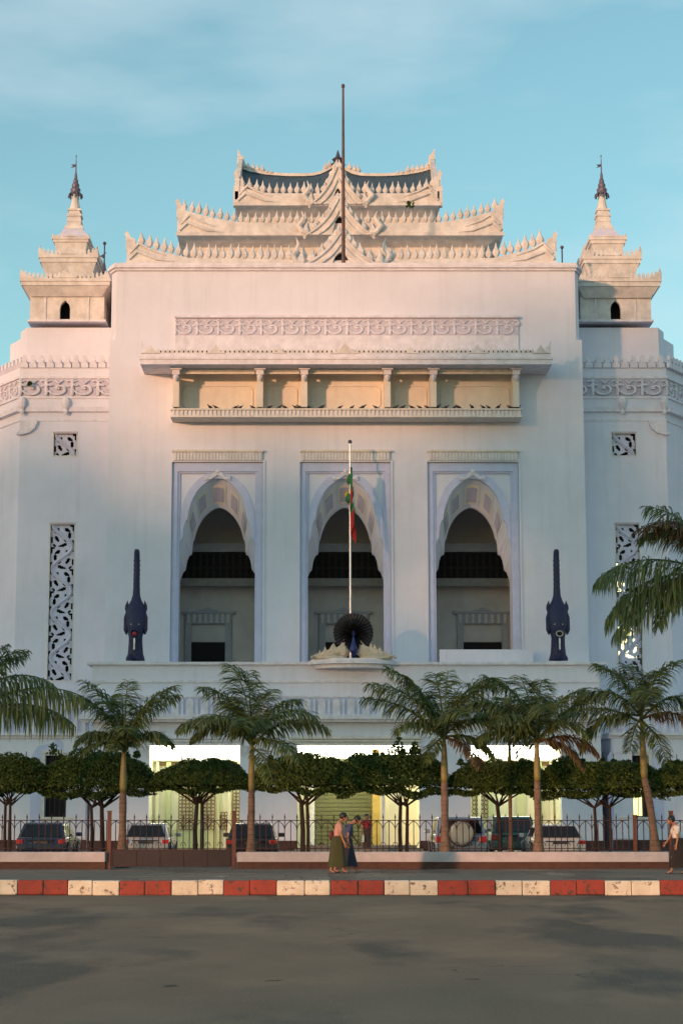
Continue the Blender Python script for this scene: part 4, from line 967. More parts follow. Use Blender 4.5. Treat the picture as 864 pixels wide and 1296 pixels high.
for k, T in enumerate(TI):
    Y = T['Y']; a, c_ = WX(T['px'][0], T['base'], Y), WX(T['px'][1], T['base'], Y); zb = WZ(T['base'], Y); mid = (a+c_)/2; hw = (c_-a)/2
    q = MB(); N = 48; low = []; 
    up = [(a+(c_-a)*i/N, WZ(curve(T['top'], min(i/N, 1-i/N)), Y)) for i in range(N+1)]
    q.prism_y([(a, zb), (c_, zb)] + up[::-1], Y-.05, Y+.30)
    q.box(a, a+.3, Y+.30, Y+T['dep'], zb, zb+(WZ(T['top'][-1][1], Y)-zb)); q.box(c_-.3, c_, Y+.30, Y+T['dep'], zb, zb+(WZ(T['top'][-1][1], Y)-zb))
    q.box(a-.05, c_+.05, Y-.14, Y-.05, zb, zb+.16)
    rf = P(q, 'roof_tier', M['roofwhite']); roofs.append(rf)
    # under-roof slab and the tapered wall below
    q = MB(); q.box(a+.3, c_-.3, Y+.30, Y+T['dep'], zb+.02, zb+.2); PB(q, 'eaves_slab', M['roofwhite'], rf)
    if T['soffit']:
        s0, s1, sp_ = T['soffit']; Yi = Y+1.1; x0_, x1_ = WX(s0, sp_, Yi), WX(s1, sp_, Yi); zlow = WZ(sp_, Yi)
        q = MB(); q.prism_z([(x0_, Yi), (x1_, Yi), (x1_, Y+T['dep']-1), (x0_, Y+T['dep']-1)], zlow, zb, [(a+.25, Y+.2), (c_-.25, Y+.2), (c_-.25, Y+T['dep']), (a+.25, Y+T['dep'])])
        q.box(x0_+.02, x1_-.02, Yi+.02, Y+T['dep']-1.1, zlow-3.2, zlow); PB(q, 'tapered_wall', M['roofwhite'], rf)
    # low sloped deck behind the crest
    # flames
    n = T['n']; hf = (WZ(T['top'][-1][1]-T['fl'], Y)-WZ(T['top'][-1][1], Y))
    for i in range(n+1):
        t = i/n
        if t < .02 or t > .98: continue
        x_ = a+(c_-a)*t
        if abs(x_-mid) < hw*.06: continue
        z_ = WZ(curve(T['top'], min(t, 1-t)), Y)
        e = min(t, 1-t); h = hf*(1.0+.1*max(0, .12-e)/.12)*random.uniform(.9, 1.08)
        o = link('crest_flame', FL, rf, L(x_, Y+.12, z_-.05)); o.scale = (h*.74, 1.0, h); o.rotation_euler.y = random.uniform(-.06,.06)
    for sx in (-1, 1):      # flames along the returns
        for j in range(1, int(T['dep']/.7)):
            o = link('crest_flame', FL, rf, L(mid+sx*(hw-.15), Y+.3+j*.7, WZ(T['top'][-1][1], Y)-.05)); o.rotation_euler.z = math.pi/2; o.scale = (hf*.74, 1.0, hf)
    # swept corner boards
    for sx in (-1, 1):
        hb = MB(); ztip = WZ(T['top'][0][1]-(13 if k < 2 else 20), Y); zb_ = WZ(T['top'][0][1]+2, Y); xx = mid+sx*hw; dz = ztip-zb_
        hb.prism_y([(xx+sx*.04, zb_-.4), (xx+sx*.06, zb_+dz*.5), (xx+sx*.12, zb_+dz*.72), (xx, zb_+dz), (xx-sx*.10, zb_+dz*.74), (xx-sx*.16, zb_+dz*.45), (xx-sx*.40, zb_+dz*.30), (xx-sx*.45, zb_-.4)], Y-.02, Y+.26)
        hb.tube([(xx-sx*.1, Y-.06, zb+.3), (xx-sx*.5, Y-.08, zb+.7), (xx-sx*.9, Y-.08, zb+.55), (xx-sx*1.5, Y-.08, zb+.30), (xx-sx*2.3, Y-.06, zb+.2)], [.10,.12,.10,.08,.04], 6)
        hb.tube([(xx-sx*.15, Y-.06, zb+.6), (xx-sx*.6, Y-.08, zb+1.1), (xx-sx*1.1, Y-.08, zb+.8), (xx-sx*1.9, Y-.06, zb+.5)], [.07,.09,.07,.03], 6)
        if k == 2: hb.box(xx-.13, xx+.13, Y-.1, Y+.3, zb, zb_)
        PB(hb, 'corner_board', M['roofwhite'], rf)
    # stepped flame pieces that flank the centre gable
    gx, ghw, gt, gb, (hr, ht) = T['gable']; Yg = Y-.25
    G = lambda dx, py: (WX(gx+dx, py, Yg), WZ(py, Yg))
    H_ = gb-gt
    pts = []
    edge = [(1.0, 1.0), (.72, .84), (.50, .66), (.33, .48), (.20, .30), (.09, .13), (0, 0)]
    right = [G(ghw*u, gt+H_*v) for u, v in edge]; left = [G(-ghw*u, gt+H_*v) for u, v in edge[:-1]]
    hole = [G(dx*hr, gb-(gb-ht)*u) for dx, u in ((1.25,0),(1.0,.35),(.72,.70),(.34,.93),(0,1.0))]
    holeL = [G(-dx*hr, gb-(gb-ht)*u) for dx, u in ((1.25,0),(1.0,.35),(.72,.70),(.34,.93))]
    q = MB(); apex = right[-1]; ha = hole[-1]
    q.prism_y([apex]+right[:-1][::-1]+hole, Yg, Yg+.25); q.prism_y([apex]+left[::-1]+holeL+[ha], Yg, Yg+.25)
    gb_ = PB(q, 'gable_board', M['roofwhite'], rf)
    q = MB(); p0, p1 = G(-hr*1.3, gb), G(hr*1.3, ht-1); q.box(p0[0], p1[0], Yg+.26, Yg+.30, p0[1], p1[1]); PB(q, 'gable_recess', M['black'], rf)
    for sx in (-1, 1):
        q = MB()
        for sc_ in (.92, .62):
            q.tube([(G(sx*ghw*u*sc_, gt+H_*(v*sc_+(1-sc_)*1.0)))[0:1]+(Yg-.05,)+(G(0, gt+H_*(v*sc_+(1-sc_)))[1],) for u, v in edge], [.04,.07,.08,.08,.07,.06,.03], 6)
        PB(q, 'gable_rib', M['roofwhite'], rf)
        for i, (u, v) in enumerate(edge[:-1]):
            x_, z_ = G(sx*ghw*u, gt+H_*v); h = hf*(.95 if i else 1.25)
            o = link('gable_flame', FL, rf, L(x_, Yg+.1, z_-.2)); o.scale = (h, 1.4, h); o.rotation_euler.y = -sx*.12
        # big S-curved flame
        x_, z_ = G(sx*ghw*1.12, gb-3); q = MB(); h = hf*1.55
        q.tube([(x_-sx*.55, Yg, z_-.1), (x_-sx*.1, Yg, z_+.05), (x_+sx*.12, Yg, z_+h*.30), (x_-sx*.10, Yg, z_+h*.55), (x_-sx*.16, Yg, z_+h*.75), (x_-sx*.05, Yg, z_+h)], [.06,.13,.16,.12,.07,.01], 7, .8)
        PB(q, 'curled_flame', M['roofwhite'], rf)
# upper blue roof and ridge
T = TI[2]; Y = T['Y']; a, c_ = WX(303, 245, Y), WX(551, 245, Y); Yr = Y+4
q = MB(); N = 24; ra = []
rid = [(0,213),(.06,217.5),(.14,220.5),(.24,222),(.36,222),(.42,219),(.47,213),(.5,209)]
za = WZ(252, Y)
for i in range(N+1):
    t = i/N; x_ = a+(c_-a)*t; z_ = WZ(curve(rid, min(t, 1-t))+1.5, Yr); ra.append((x_, z_))
for i in range(N):
    for f_ in range(3):
        u0, u1 = f_/3, (f_+1)/3; cv = lambda u: u*u*.35+u*.65
        A = [(ra[i][0], Y+.3+u*(Yr-Y-.3), za+(ra[i][1]-za)*cv(u)) for u in (u0, u1)]; B = [(ra[i+1][0], Y+.3+u*(Yr-Y-.3), za+(ra[i+1][1]-za)*cv(u)) for u in (u0, u1)]
        q.quad(A[0], B[0], B[1], A[1])
        A2 = [(p[0], 2*Yr-p[1], p[2]) for p in A]; B2 = [(p[0], 2*Yr-p[1], p[2]) for p in B]; q.quad(B2[0], A2[0], A2[1], B2[1])
ur = PB(q, 'roof_sheet', M['tile'], roofs[2])
q = MB(); q.prism_y(ra + [(x_, z_+.16) for x_, z_ in ra[::-1]], Yr-.1, Yr+.1); PB(q, 'ridge', M['roofwhite'], roofs[2])
for px in (309, 314, 320, 326, 332, 338, 344, 412, 417, 442, 448, 453, 503, 509, 516, 522, 528, 534, 540, 546):
    t = (px-303)/248; py = curve(rid, min(t, 1-t)); x_, z_ = W(px, py, Yr); h = hf*(.80 if px not in (338, 344, 503, 509) else .5)
    o = link('ridge_flame', FL, roofs[2], L(x_, Yr, z_-.05)); o.scale = (h*.95, 1.2, h)
x_, z_ = W(427.5, 209, Yr); q = MB(); q.lathe([(.3,0),(.42,.12),(.2,.25),(.34,.42),(.14,.55),(.02,.95)], (x_, Yr, z_-.1), 8); PB(q, 'ridge_finial', M['metal'], roofs[2])
for px, sx in ((302, -1), (550, 1)):   # bargeboards from the eaves corner up to the ridge end
    q = MB(); x_ = WX(px, 225, Y+1.5); z0 = WZ(252, Y); z1 = WZ(209, Yr); yy = []
    prof = [(Y-.1, z0), (Y+.5, z0+(z1-z0)*.30), (Y+2, z0+(z1-z0)*.62), (Yr, z1)]
    bb = [(y_, z_) for y_, z_ in prof]
    rings_ = []
    for y_, z_ in bb + [(2*Yr-y_, z_) for y_, z_ in bb[:-1][::-1]]:
        rings_.append([(x_-.12, y_, z_-.05), (x_+.12, y_, z_-.05), (x_+.12, y_, z_+.40), (x_-.12, y_, z_+.40)])
    q.rings(rings_)
    zt_ = WZ(189, Yr)
    q.prism_y([(x_-.2, z1), (x_+.2, z1), (x_+.16, z1+.5), (x_+.10*1+sx*.05, zt_-.45), (x_+sx*.16, zt_), (x_-.12+sx*.05, zt_-.35), (x_-.16, z1+.5)], Yr-.12, Yr+.12)
    q.box(x_-.12, x_+.12, Y-.08, Y+1.6, z0-.4, z0+(z1-z0)*.32)
    q.rings([[(x_+dx_, Y+.2, z0-.3), (x_+dx_, Yr, z1-.02), (x_+dx_, 2*Yr-Y-.2, z0-.3)] for dx_ in (-.09, .09)])
    PB(q, 'bargeboard', M['roofwhite'], roofs[2])
# plants sprouting in roof joints
def sprig(Y, px, py, s_):
    q = MB(); x, z = W(px, py, Y)
    for i in range(40):
        d = Vector((random.uniform(-1,1), random.uniform(-1,.3), random.uniform(-.2,1.3)))*s_; c = Vector((x, Y, z))+d*.6
        u = Vector((random.uniform(-1,1), random.uniform(-1,1), random.uniform(-1,1))).normalized()*.09; v = u.cross(Vector((.3,.5,.8))).normalized()*.05
        q.quad(c-u, c-v, c+u, c+v)
    q.tube([(x, Y, z-.1), (x, Y, z+s_*.6)], .02, 4)
    return q
t_ = sprig(TI[1]['Y']-.2, 519, 262, .32).build('weed', M['leaf']); tag(t_, 'small dark weed sprouting on the second roof tier, right of the tall pole', 'plant')
t_ = sprig(YT-.3, 38, 487, .16).build('weed', M['leaf']); tag(t_, 'tiny weed growing from the scroll band of the left corner tower', 'plant')

# tall pole on the parapet
x, z0 = W(434.5, 333, YM+.6); z1 = WZ(106, YM+.6)
q = MB(); q.tube([(0,0,0),(0,0,(z1-z0)*.5),(0,0,z1-z0-.2)], [.09,.075,.05], 8); q.ball((0,0,z1-z0-.12), .09,.09,.12, 8, 6)
tag(q.build('mast', M['polem'], loc=(x, YM+.6, z0)), 'tall bare dark pole rising from the parapet above the tiered roof', 'pole')
# flag pole and flag
YFp = YM-1.6
x, z0 = W(443.5, 836, YFp); z1 = WZ(557, YFp)
q = MB(); q.tube([(0,0,0),(0,0,z1-z0-.15)], [.052,.042], 8); fp = q.build('flagpole', M['silver'], loc=(x, YFp, z0)); 
q = MB(); q.ball((0,0,z1-z0-.08), .09,.09,.1, 8, 6); q.build('finial', M['metal'], fp); tag(fp, 'slim white flagpole behind the peacock in front of the middle arch', 'flagpole')
ft = WZ(588, YFp)-z0; 
fm = bpy.data.materials.new('flag_cloth'); fm.use_nodes = True; n_ = fm.node_tree; b_ = n_.nodes['Principled BSDF']; b_.inputs['Roughness'].default_value = .8
at = n_.nodes.new('ShaderNodeAttribute'); at.attribute_name = 'flagcol'; n_.links.new(at.outputs['Color'], b_.inputs['Base Color'])
NU, NV = 26, 36; Lf, Hf = 2.9, 1.6; vs = []; fs = []; colr = []
for j in range(NV+1):
    v = j/NV
    for i in range(NU+1):
        u = i/NU
        fold = math.sin(u*13+v*2.0)*(.07+.09*u)
        xx = .04 + fold*.8 + .12*u*v - ((.10+.10*u)*min(1, u*6+.6) if v < .34 else 0)
        yy = -.20 + (.42 if v < .34 else -.25*(v-.34)) + .07*math.cos(u*13+v*2)
        zz = ft - max(0, v-.30)*Hf*1.43 - u*Lf*(.86-.25*(1-v)) + .2*u*u
        vs.append((xx, yy, zz))
        star = (u-.5)**2*3.4+(v-.5)**2*1.6
        sa = math.atan2((v-.5)*1.0, (u-.5)*1.5); rstar = .14*(.62+.38*math.cos(5*sa))
        c = (.55,.42,.03) if v < .333 else ((.02,.17,.06) if v < .667 else (.42,.018,.018))
        if math.hypot((u-.5)*1.5, v-.5) < rstar*1.6: c = (.75,.75,.72)
        colr.append((*c, 1))
for j in range(NV):
    for i in range(NU):
        p = j*(NU+1)+i; fs.append((p, p+1, p+NU+2, p+NU+1))
me = bpy.data.meshes.new('flag'); me.from_pydata(vs, [], fs); me.materials.append(fm); me.polygons.foreach_set('use_smooth', [True]*len(fs))
ca = me.color_attributes.new('flagcol', 'FLOAT_COLOR', 'POINT')
for i, c in enumerate(colr): ca.data[i].color = c
o = link('flag', me, None, (x, YFp-.05, z0)); tag(o, 'limp yellow, green and red flag with white star hanging on the flagpole', 'flag')

# peacock statue with fanned tail among ivory foliage
Yp = YB-.55; x, zc = W(447, 801, Yp); zb = zl0+.10; r = WX(472, 800, Yp)-x
pk = tag(empty('peacock_statue', (x, Yp, zb)), 'dark peacock statue with fanned round tail between ivory leaf carvings', 'statue')
q = MB(); n = 34; ctr = (0, 0, zc-zb)
pts = []
for i in range(n*3):
    a = 2*math.pi*i/(n*3); rr_ = r*(1+.035*math.cos(a*n)); pts.append((rr_*math.cos(a), ctr[2]+rr_*math.sin(a)))
q.prism_y(pts, .05, .14); q.build('tail_fan', M['peacock'], pk)
fth = MB(); fth.rings([[(math.cos(t)*w_, -.02-.02*(1-abs(math.cos(t))), h) for t in (0, 1.57, 3.14)] for w_, h in ((.012,.15),(.03,.5),(.06,.82),(.075,.93),(.05,1.0))], cap=False, closed=False)
fth = fth.mesh('tail_feather', M['peacock'])
for ring, rs in ((0, 1.0), (1, .74), (2, .5)):
    for i in range(n - ring*8):
        a = 2*math.pi*(i+ring*.5)/(n-ring*8); o = link('tail_feather', fth, pk, ctr); o.rotation_euler.y = a; o.scale = (r*rs*1.05, 1+ring, r*rs); o.location.y = .04-ring*.03
q = MB(); q.lathe([(.02,.10),(.10,.16),(.17,.34),(.16,.52),(.09,.70),(.055,.86),(.05,.96)], (0,-.22,0), 10, 1, 1.2); q.ball((0,-.26,1.02), .065,.09,.065, 8, 6)
q.tube([(0,-.34,1.02),(0,-.42,.99)], [.03,.005], 5); q.tube([(0,-.24,1.07),(0,-.22,1.2)], [.01,.03], 5)
for sx in (-1, 1): q.tube([(sx*.06,-.2,.2),(sx*.07,-.2,-.0)], .02, 5)
q.build('body', mat('peacock_blue', (.015,.03,.16), .4), pk, True)
for sx in (-1, 1):
    q = MB(); q.lathe([(.5,0),(.46,.1),(.2,.18)], (sx*.95,-.02,0), 12, 1.4, .6); q.build('foliage_base', M['ivory'], pk)
    for i, (d, h) in enumerate(((.42,.62),(.55,.88),(.66,.56),(.78,.72),(.88,.5),(.98,.66),(1.08,.44),(1.20,.56),(1.30,.36),(1.42,.42),(1.55,.27),(1.68,.32),(1.82,.2))):
        o = link('ivory_leaf', FLI, pk, (sx*d, random.uniform(-.12,.12), -.02)); o.scale = (h*1.15, .8, h); o.rotation_euler.y = sx*random.uniform(-.35,.25)

# two indigo serpent-like statues with upright tails
def naga(px, label):
    Yn = YB+.75; x, z0 = W(px, 836, Yn); s_ = (WZ(695, Yn)-z0)
    t = tag(empty('guardian_statue', (x, Yn, z0)), label, 'statue')
    rng_ = [(.43,0,0,.30),(.40,.02,0,.30),(.34,.06,0,.30),(.31,.14,-.02,.32),(.30,.20,-.05,.40),(.36,.26,-.06,.44),(.43,.32,-.06,.42),(.44,.40,-.04,.36),(.42,.46,-.02,.30),(.34,.50,0,.24),(.24,.535,.02,.18),(.17,.58,.03,.15),(.145,.66,.04,.14),(.14,.76,.04,.14),(.135,.88,.03,.14),(.13,.94,.01,.15),(.125,.975,-.04,.15),(.09,.995,-.08,.11)]
    q = MB(); q.rings([[(w_*math.cos(2*math.pi*i/14)*(1.0), yo+d*math.sin(2*math.pi*i/14), h*s_) for i in range(14)] for w_, h, yo, d in rng_]); q.build('body_and_tail', M['bluestat'], t, True)
    for sx in (-1, 1):
        q = MB(); q.rings([[(sx*(.34+dx)+w_*math.cos(2*math.pi*i/6), -.02+.5*w_*math.sin(2*math.pi*i/6), h*s_) for i in range(6)] for dx, w_, h in ((0,.06,.40),(.06,.10,.46),(.07,.08,.49),(.04,.01,.535))]); q.build('ear', M['bluestat'], t)
        q = MB(); q.rings([[(sx*(.36+dx)+w_*math.cos(2*math.pi*i/6), -.1+.9*w_*math.sin(2*math.pi*i/6), h*s_) for i in range(6)] for dx, w_, h in ((.04,.04,.23),(.07,.10,.27),(.06,.11,.38),(.02,.04,.45))]); q.build('cheek_fin', M['bluestat'], t)
        q = MB(); q.ball((sx*.17, -.44, .315*s_), .035,.04,.03, 8, 5); q.build('eye', M['ivory'], t)
        q = MB(); q.lathe([(.16,0),(.18,.06),(.12,.2),(.06,.24)], (sx*.22,-.28,0), 8, 1, 1.4); q.build('paw', M['bluestat'], t)
    q = MB(); q.rings([[(w_*math.cos(2*math.pi*i/10), y_, .232*s_+h*math.sin(2*math.pi*i/10)) for i in range(10)] for w_, y_, h in ((.26,-.30,.34),(.24,-.50,.28),(.20,-.62,.22),(.165,-.64,.16),(.12,-.55,.09))]); q.build('open_jaws', M['bluestat'], t)
    q = MB(); q.ball((0,-.60,.228*s_), .125,.05,.10, 8, 5); q.build('mouth', M['red'] if px < 400 else M['black'], t)
    if px > 400: q = MB(); q.tube([(.15*math.cos(a*.5236), -.63, .228*s_+.12*math.sin(a*.5236)) for a in range(13)], .025, 5); q.build('lip_ring', M['ivory'], t)
    q = MB(); q.rings([[(.75*w_*math.cos(2*math.pi*i/6), -.62+.03*math.sin(2*math.pi*i/6), h*s_) for i in range(6)] for w_, h in ((.03,.085),(.055,.10),(.045,.13),(.06,.16),(.05,.19))]); q.build('tongue', M['silver'], t)
    for i in range(9):
        q = MB(); hh_ = (.56+i*.042)*s_; q.rings([[(.155*math.cos(2*math.pi*k_/8), .035+.16*math.sin(2*math.pi*k_/8), hh_+d) for k_ in range(8)] for d in (-.025, .025)]); q.build('tail_ring', M['bluestat'], t)
    return t
naga(171.5, 'indigo guardian statue with upright tail standing left of the three arches')
naga(706, 'indigo guardian statue with upright tail standing right of the three arches')

# pigeons on the bay ledge
pg = MB(); pg.rings([[(x_, r_*math.cos(2*math.pi*i/6), z_+r_*1.1*math.sin(2*math.pi*i/6)) for i in range(6)] for x_, z_, r_ in ((-.30,.05,.02),(-.18,.08,.04),(-.08,.12,.085),(.04,.15,.095),(.12,.19,.06),(.15,.25,.045),(.19,.28,.04),(.24,.27,.008))])
for s_ in (-1, 1): pg.tube([(.0, s_*.03, .08), (.01, s_*.03, 0)], .012, 4)
pgm = pg.mesh('pigeon', mat('pigeon_grey', (.045,.03,.035), .7), True)
bxs = [218, 266, 273, 298, 304, 320, 341, 353, 360, 374, 379, 391, 407, 430, 445, 459, 475, 500, 509, 521, 531, 540, 553, 564, 575, 580, 597, 611, 618, 630, 645, 650, 657]
for i, px in enumerate(bxs):
    xx = WX(px, 515, LEDGE[2]); xx = min(max(xx, LEDGE[0]+.1), LEDGE[1]-.05)
    o = link('pigeon', pgm, None, (xx, LEDGE[2]+random.uniform(-.03,.12), LEDGE[3])); o.rotation_euler.z = random.choice((0, math.pi))+random.uniform(-.7,.7); o.scale = (random.uniform(.6,.75),)*3
    bay_n = sum(1 for p_ in posts[1:5] if px > p_)
    tag(o, 'dark pigeon perched on the cream ledge below the %s panel under the canopy' % ('leftmost wide', 'left narrow', 'middle wide', 'right narrow', 'rightmost wide')[bay_n], 'pigeon', 'pigeons perched along the cream ledge')
M['dead2'] = mat('palm_frond_straw', (0.30, 0.20, 0.09), 0.7, var=0.3, scale=3); leafy(M['dead2'], .38)
# ------------------------------------------------------------------ palms
def frond(L_, el, droop, leaf, hang=0.55, seed=0, n=46, m='frond', wid=.026, plum=.35):
    """one feather frond growing along +x from the origin: arching rachis with hanging leaflets"""
    rnd = random.Random(seed); b = MB()
    pts = []; p = Vector((0,0,0)); N = 14
    for i in range(N+1):
        t = i/N; a = el-droop*t**1.35; pts.append(p.copy()); p = p+Vector((math.cos(a), 0, math.sin(a)))*L_/N
    b.tube(pts, [.035*(1-.85*i/N)+.004 for i in range(N+1)], 4)
    def at(t):
        f = t*N; i = min(int(f), N-1); return pts[i].lerp(pts[i+1], f-i), (pts[i+1]-pts[i]).normalized()
    for k in range(n):
        t = .13+.87*(k+rnd.random()*.6)/n; c, d = at(min(t, .999))
        env = math.sin(math.pi*(.12+.80*t))**.65
        for s in (-1, 1):
            side = Vector((0, s, 0)); up = d.cross(Vector((0,-1,0))) if True else d
            lift = rnd.uniform(-plum, plum)
            dr = (side*1.0 + d*rnd.uniform(.35, .7) + Vector((0,0,1))*lift).normalized()
            ln = leaf*env*rnd.uniform(.8, 1.1); h = hang*rnd.uniform(.75, 1.25)
            q0 = c; q1 = c+dr*ln*.45-Vector((0,0,h*ln*.18)); q2 = q1+(dr*(1-h*.6)-Vector((0,0,h*1.1))).normalized()*ln*.34
            q3 = q2+(dr*(1-h*.85)-Vector((0,0,h*1.7))).normalized()*ln*.30
            wv = (dr.cross(Vector((0,0,1)))+Vector((0,0,rnd.uniform(-.8,.8)))).normalized()*wid*rnd.uniform(.8,1.2)
            b.cur = 1 if rnd.random() < .30 else 0
            b.quad(q0-wv*.5, q0+wv*.5, q1+wv, q1-wv); b.quad(q1-wv, q1+wv, q2+wv*.85, q2-wv*.85); b.tri(q2-wv*.85, q2+wv*.85, q3)
    return b.mesh('frond', [M[m], M['frond2'] if m == 'frond' else (M['dead2'] if m == 'dead' else M['frond'])])
fseed = [0]
def palm(px, Y, top_py, shaft_py, label, fronds, rb=.20, base_z=ZP, lean=0.0, scale=1.03):
    """trunk foot at px; crown centre at top_py; the green crownshaft begins at shaft_py"""
    Fp = W(px, 1070, Y); x = Fp[0]; zc = WZ(top_py, Y)-base_z; zs = WZ(shaft_py, Y)-base_z
    t = tag(empty('royal_palm', (x, Y, base_z)), label, 'palm tree')
    q = MB(); N = 14; pts = []; rr = []
    for i in range(N+1):
        u = i/N; pts.append((lean*u*u, 0, zs*u)); rr.append(rb*(1.35-.50*min(1, u*3.0)-.28*u+.05*math.sin(u*9)) + random.uniform(-.004,.004))
    q.tube(pts, rr, 12); tk_ = q.build('trunk', M['trunk'], t, True)
    q = MB()
    for i in range(1, 16):
        u = i/16.5+random.uniform(-.01,.01); rr_ = rb*(1.35-.50*min(1, u*3.0)-.28*u+.05*math.sin(u*9))*1.035
        q.rings([[(lean*u*u+rr_*math.cos(2*math.pi*a/12), rr_*math.sin(2*math.pi*a/12), zs*u+d_) for a in range(12)] for d_ in (-.014, .014)])
    tag(q.build('leaf_scars', M['scar'], tk_), kind='stuff')
    q = MB(); d = zc-zs; q.tube([(lean*(1+.15*v), 0, zs+d*v) for v in (0,.1,.35,.7,1.0)], [rb*.56, rb*.66, rb*.62, rb*.45, rb*.22], 12); q.build('crownshaft', M['shaft'], t, True)
    top = Vector((lean*1.13, 0, zc-.12))
    for f in fronds:
        az, el, dr, ln = f[:4]
        if 10 < el < 70 and len(f) < 6: el, dr = el+9, dr*.86
        if len(f) < 6: ln *= .93 if el > 45 else .84
        mm = f[4] if len(f) > 4 else 'frond'; fseed[0] += 1
        hang = f[5] if len(f) > 5 else .42
        fm_ = frond(ln*scale, R(el), R(dr), ln*scale*.30, hang, fseed[0], int(50+ln*12), mm, wid=.021, plum=.6)
        o = link('frond', fm_, t, top+Vector((0,0,random.uniform(-.12,.1)))); o.rotation_euler.z = R(az)
    return t
palm(155, 57.0, 945, 1003, 'royal palm near the left gate post, trunk before a pale car',
     [(165,70,70,2.7),(150,78,60,2.9),(15,66,90,2.7),(30,76,65,3.0),(195,44,140,1.9),(205,25,110,1.7),(-8,38,130,1.9),(-25,48,140,2.0),(100,74,50,2.5),(-80,60,130,1.8),(150,40,120,1.7),(-100,20,100,1.5),(88,84,30,2.4,'frond2')], rb=.165, scale=1.0)
palm(318, 57.0, 935, 1000, 'bright green royal palm beside the right post of the dark gate',
     [(100,80,40,2.8,'frond2'),(150,74,75,2.9),(125,82,50,2.9),(195,42,118,2.7),(180,30,120,2.4),(5,38,105,2.7),(-40,5,60,2.4,'frond2'),(30,62,95,2.5),(60,78,60,2.4,'frond2'),(-95,40,120,2.3),(215,50,130,2.4),(-12,50,120,2.5),(130,60,80,2.2),(-60,-20,50,2.0,'frond2')], rb=.155)
palm(563, 57.0, 930, 990, 'tall royal palm in front of the jeep with the round spare wheel cover',
     [(165,72,55,3.0),(190,52,80,3.1),(182,38,60,2.9),(20,70,75,3.0),(35,62,95,3.2),(-10,35,120,2.3),(0,10,90,2.1),(210,30,100,2.2),(100,80,50,2.6),(-75,55,120,2.2),(140,60,60,2.4),(-40,-10,60,1.9,'dead'),(230,-20,50,1.5),(75,82,30,2.4,'frond2')], rb=.165)
palm(681, 57.0, 932, 988, 'royal palm standing right of the green van among dry hanging fronds',
     [(105,75,45,2.7),(160,68,80,2.8),(185,46,105,2.9),(15,42,50,2.9),(25,55,70,2.6),(200,18,90,2.4),(-8,12,95,2.3,'dead'),(-30,35,120,2.2),(75,78,60,2.5),(-85,55,120,2.4),(165,25,110,2.3),(215,50,130,2.2),(-15,-5,70,2.0,'dead')], rb=.16)
palm(829, 57.0, 905, 985, 'slender royal palm right of the thin orange post, trunk leaning left',
     [(140,74,70,2.6),(100,80,60,2.4),(190,18,70,3.0),(182,8,95,2.7),(60,60,85,2.5),(0,40,110,2.4),(10,12,80,2.2,'dead'),(-90,50,120,2.3),(170,45,115,2.4),(-60,-35,40,2.0),(-120,-30,40,1.8),(30,66,80,2.6)], rb=.165, lean=-.28)
palm(646, 61.0, 912, 975, 'short palm with drooping dry fronds before the green van',
     [(185,62,130,1.7),(160,50,120,1.9),(0,55,130,1.9),(20,45,110,1.7,'dead'),(-90,40,130,1.9,'dead'),(-60,10,95,1.9,'dead'),(-120,20,100,1.8,'dead'),(200,30,115,1.7),(100,70,90,1.7),(-20,25,110,1.6),(-80,-10,60,2.0,'dead')], rb=.09)
palm(-58, 56.2, 905, 985, 'palm at left edge with a long curtain-like frond before the tower',
     [(5,58,105,3.4,'frond',.95),(-6,34,62,3.9,'frond',1.2),(4,26,70,3.5,'frond',1.2),(10,80,60,2.8),(28,72,70,3.0),(-50,60,120,3.0),(100,60,90,2.6),(180,50,110,2.8),(200,20,100,2.6),(18,66,90,3.2)], rb=.175)
palm(928, 55.9, 728, 840, 'very tall palm at the right edge overhanging the right corner tower',
     [(182,30,75,4.0,'frond',.9),(170,12,80,3.9,'frond',.9),(183,-6,50,3.7,'frond',.9),(176,4,60,3.3,'frond',.9),(186,62,80,3.6),(188,50,95,3.4,'dead'),(178,70,110,3.4),(195,-5,70,3.2),(150,60,100,3.3),(0,40,100,3.2),(90,70,80,3.0),(30,60,90,3.2),(-90,30,110,3.2),(200,60,120,3.4,'dead')], rb=.175)

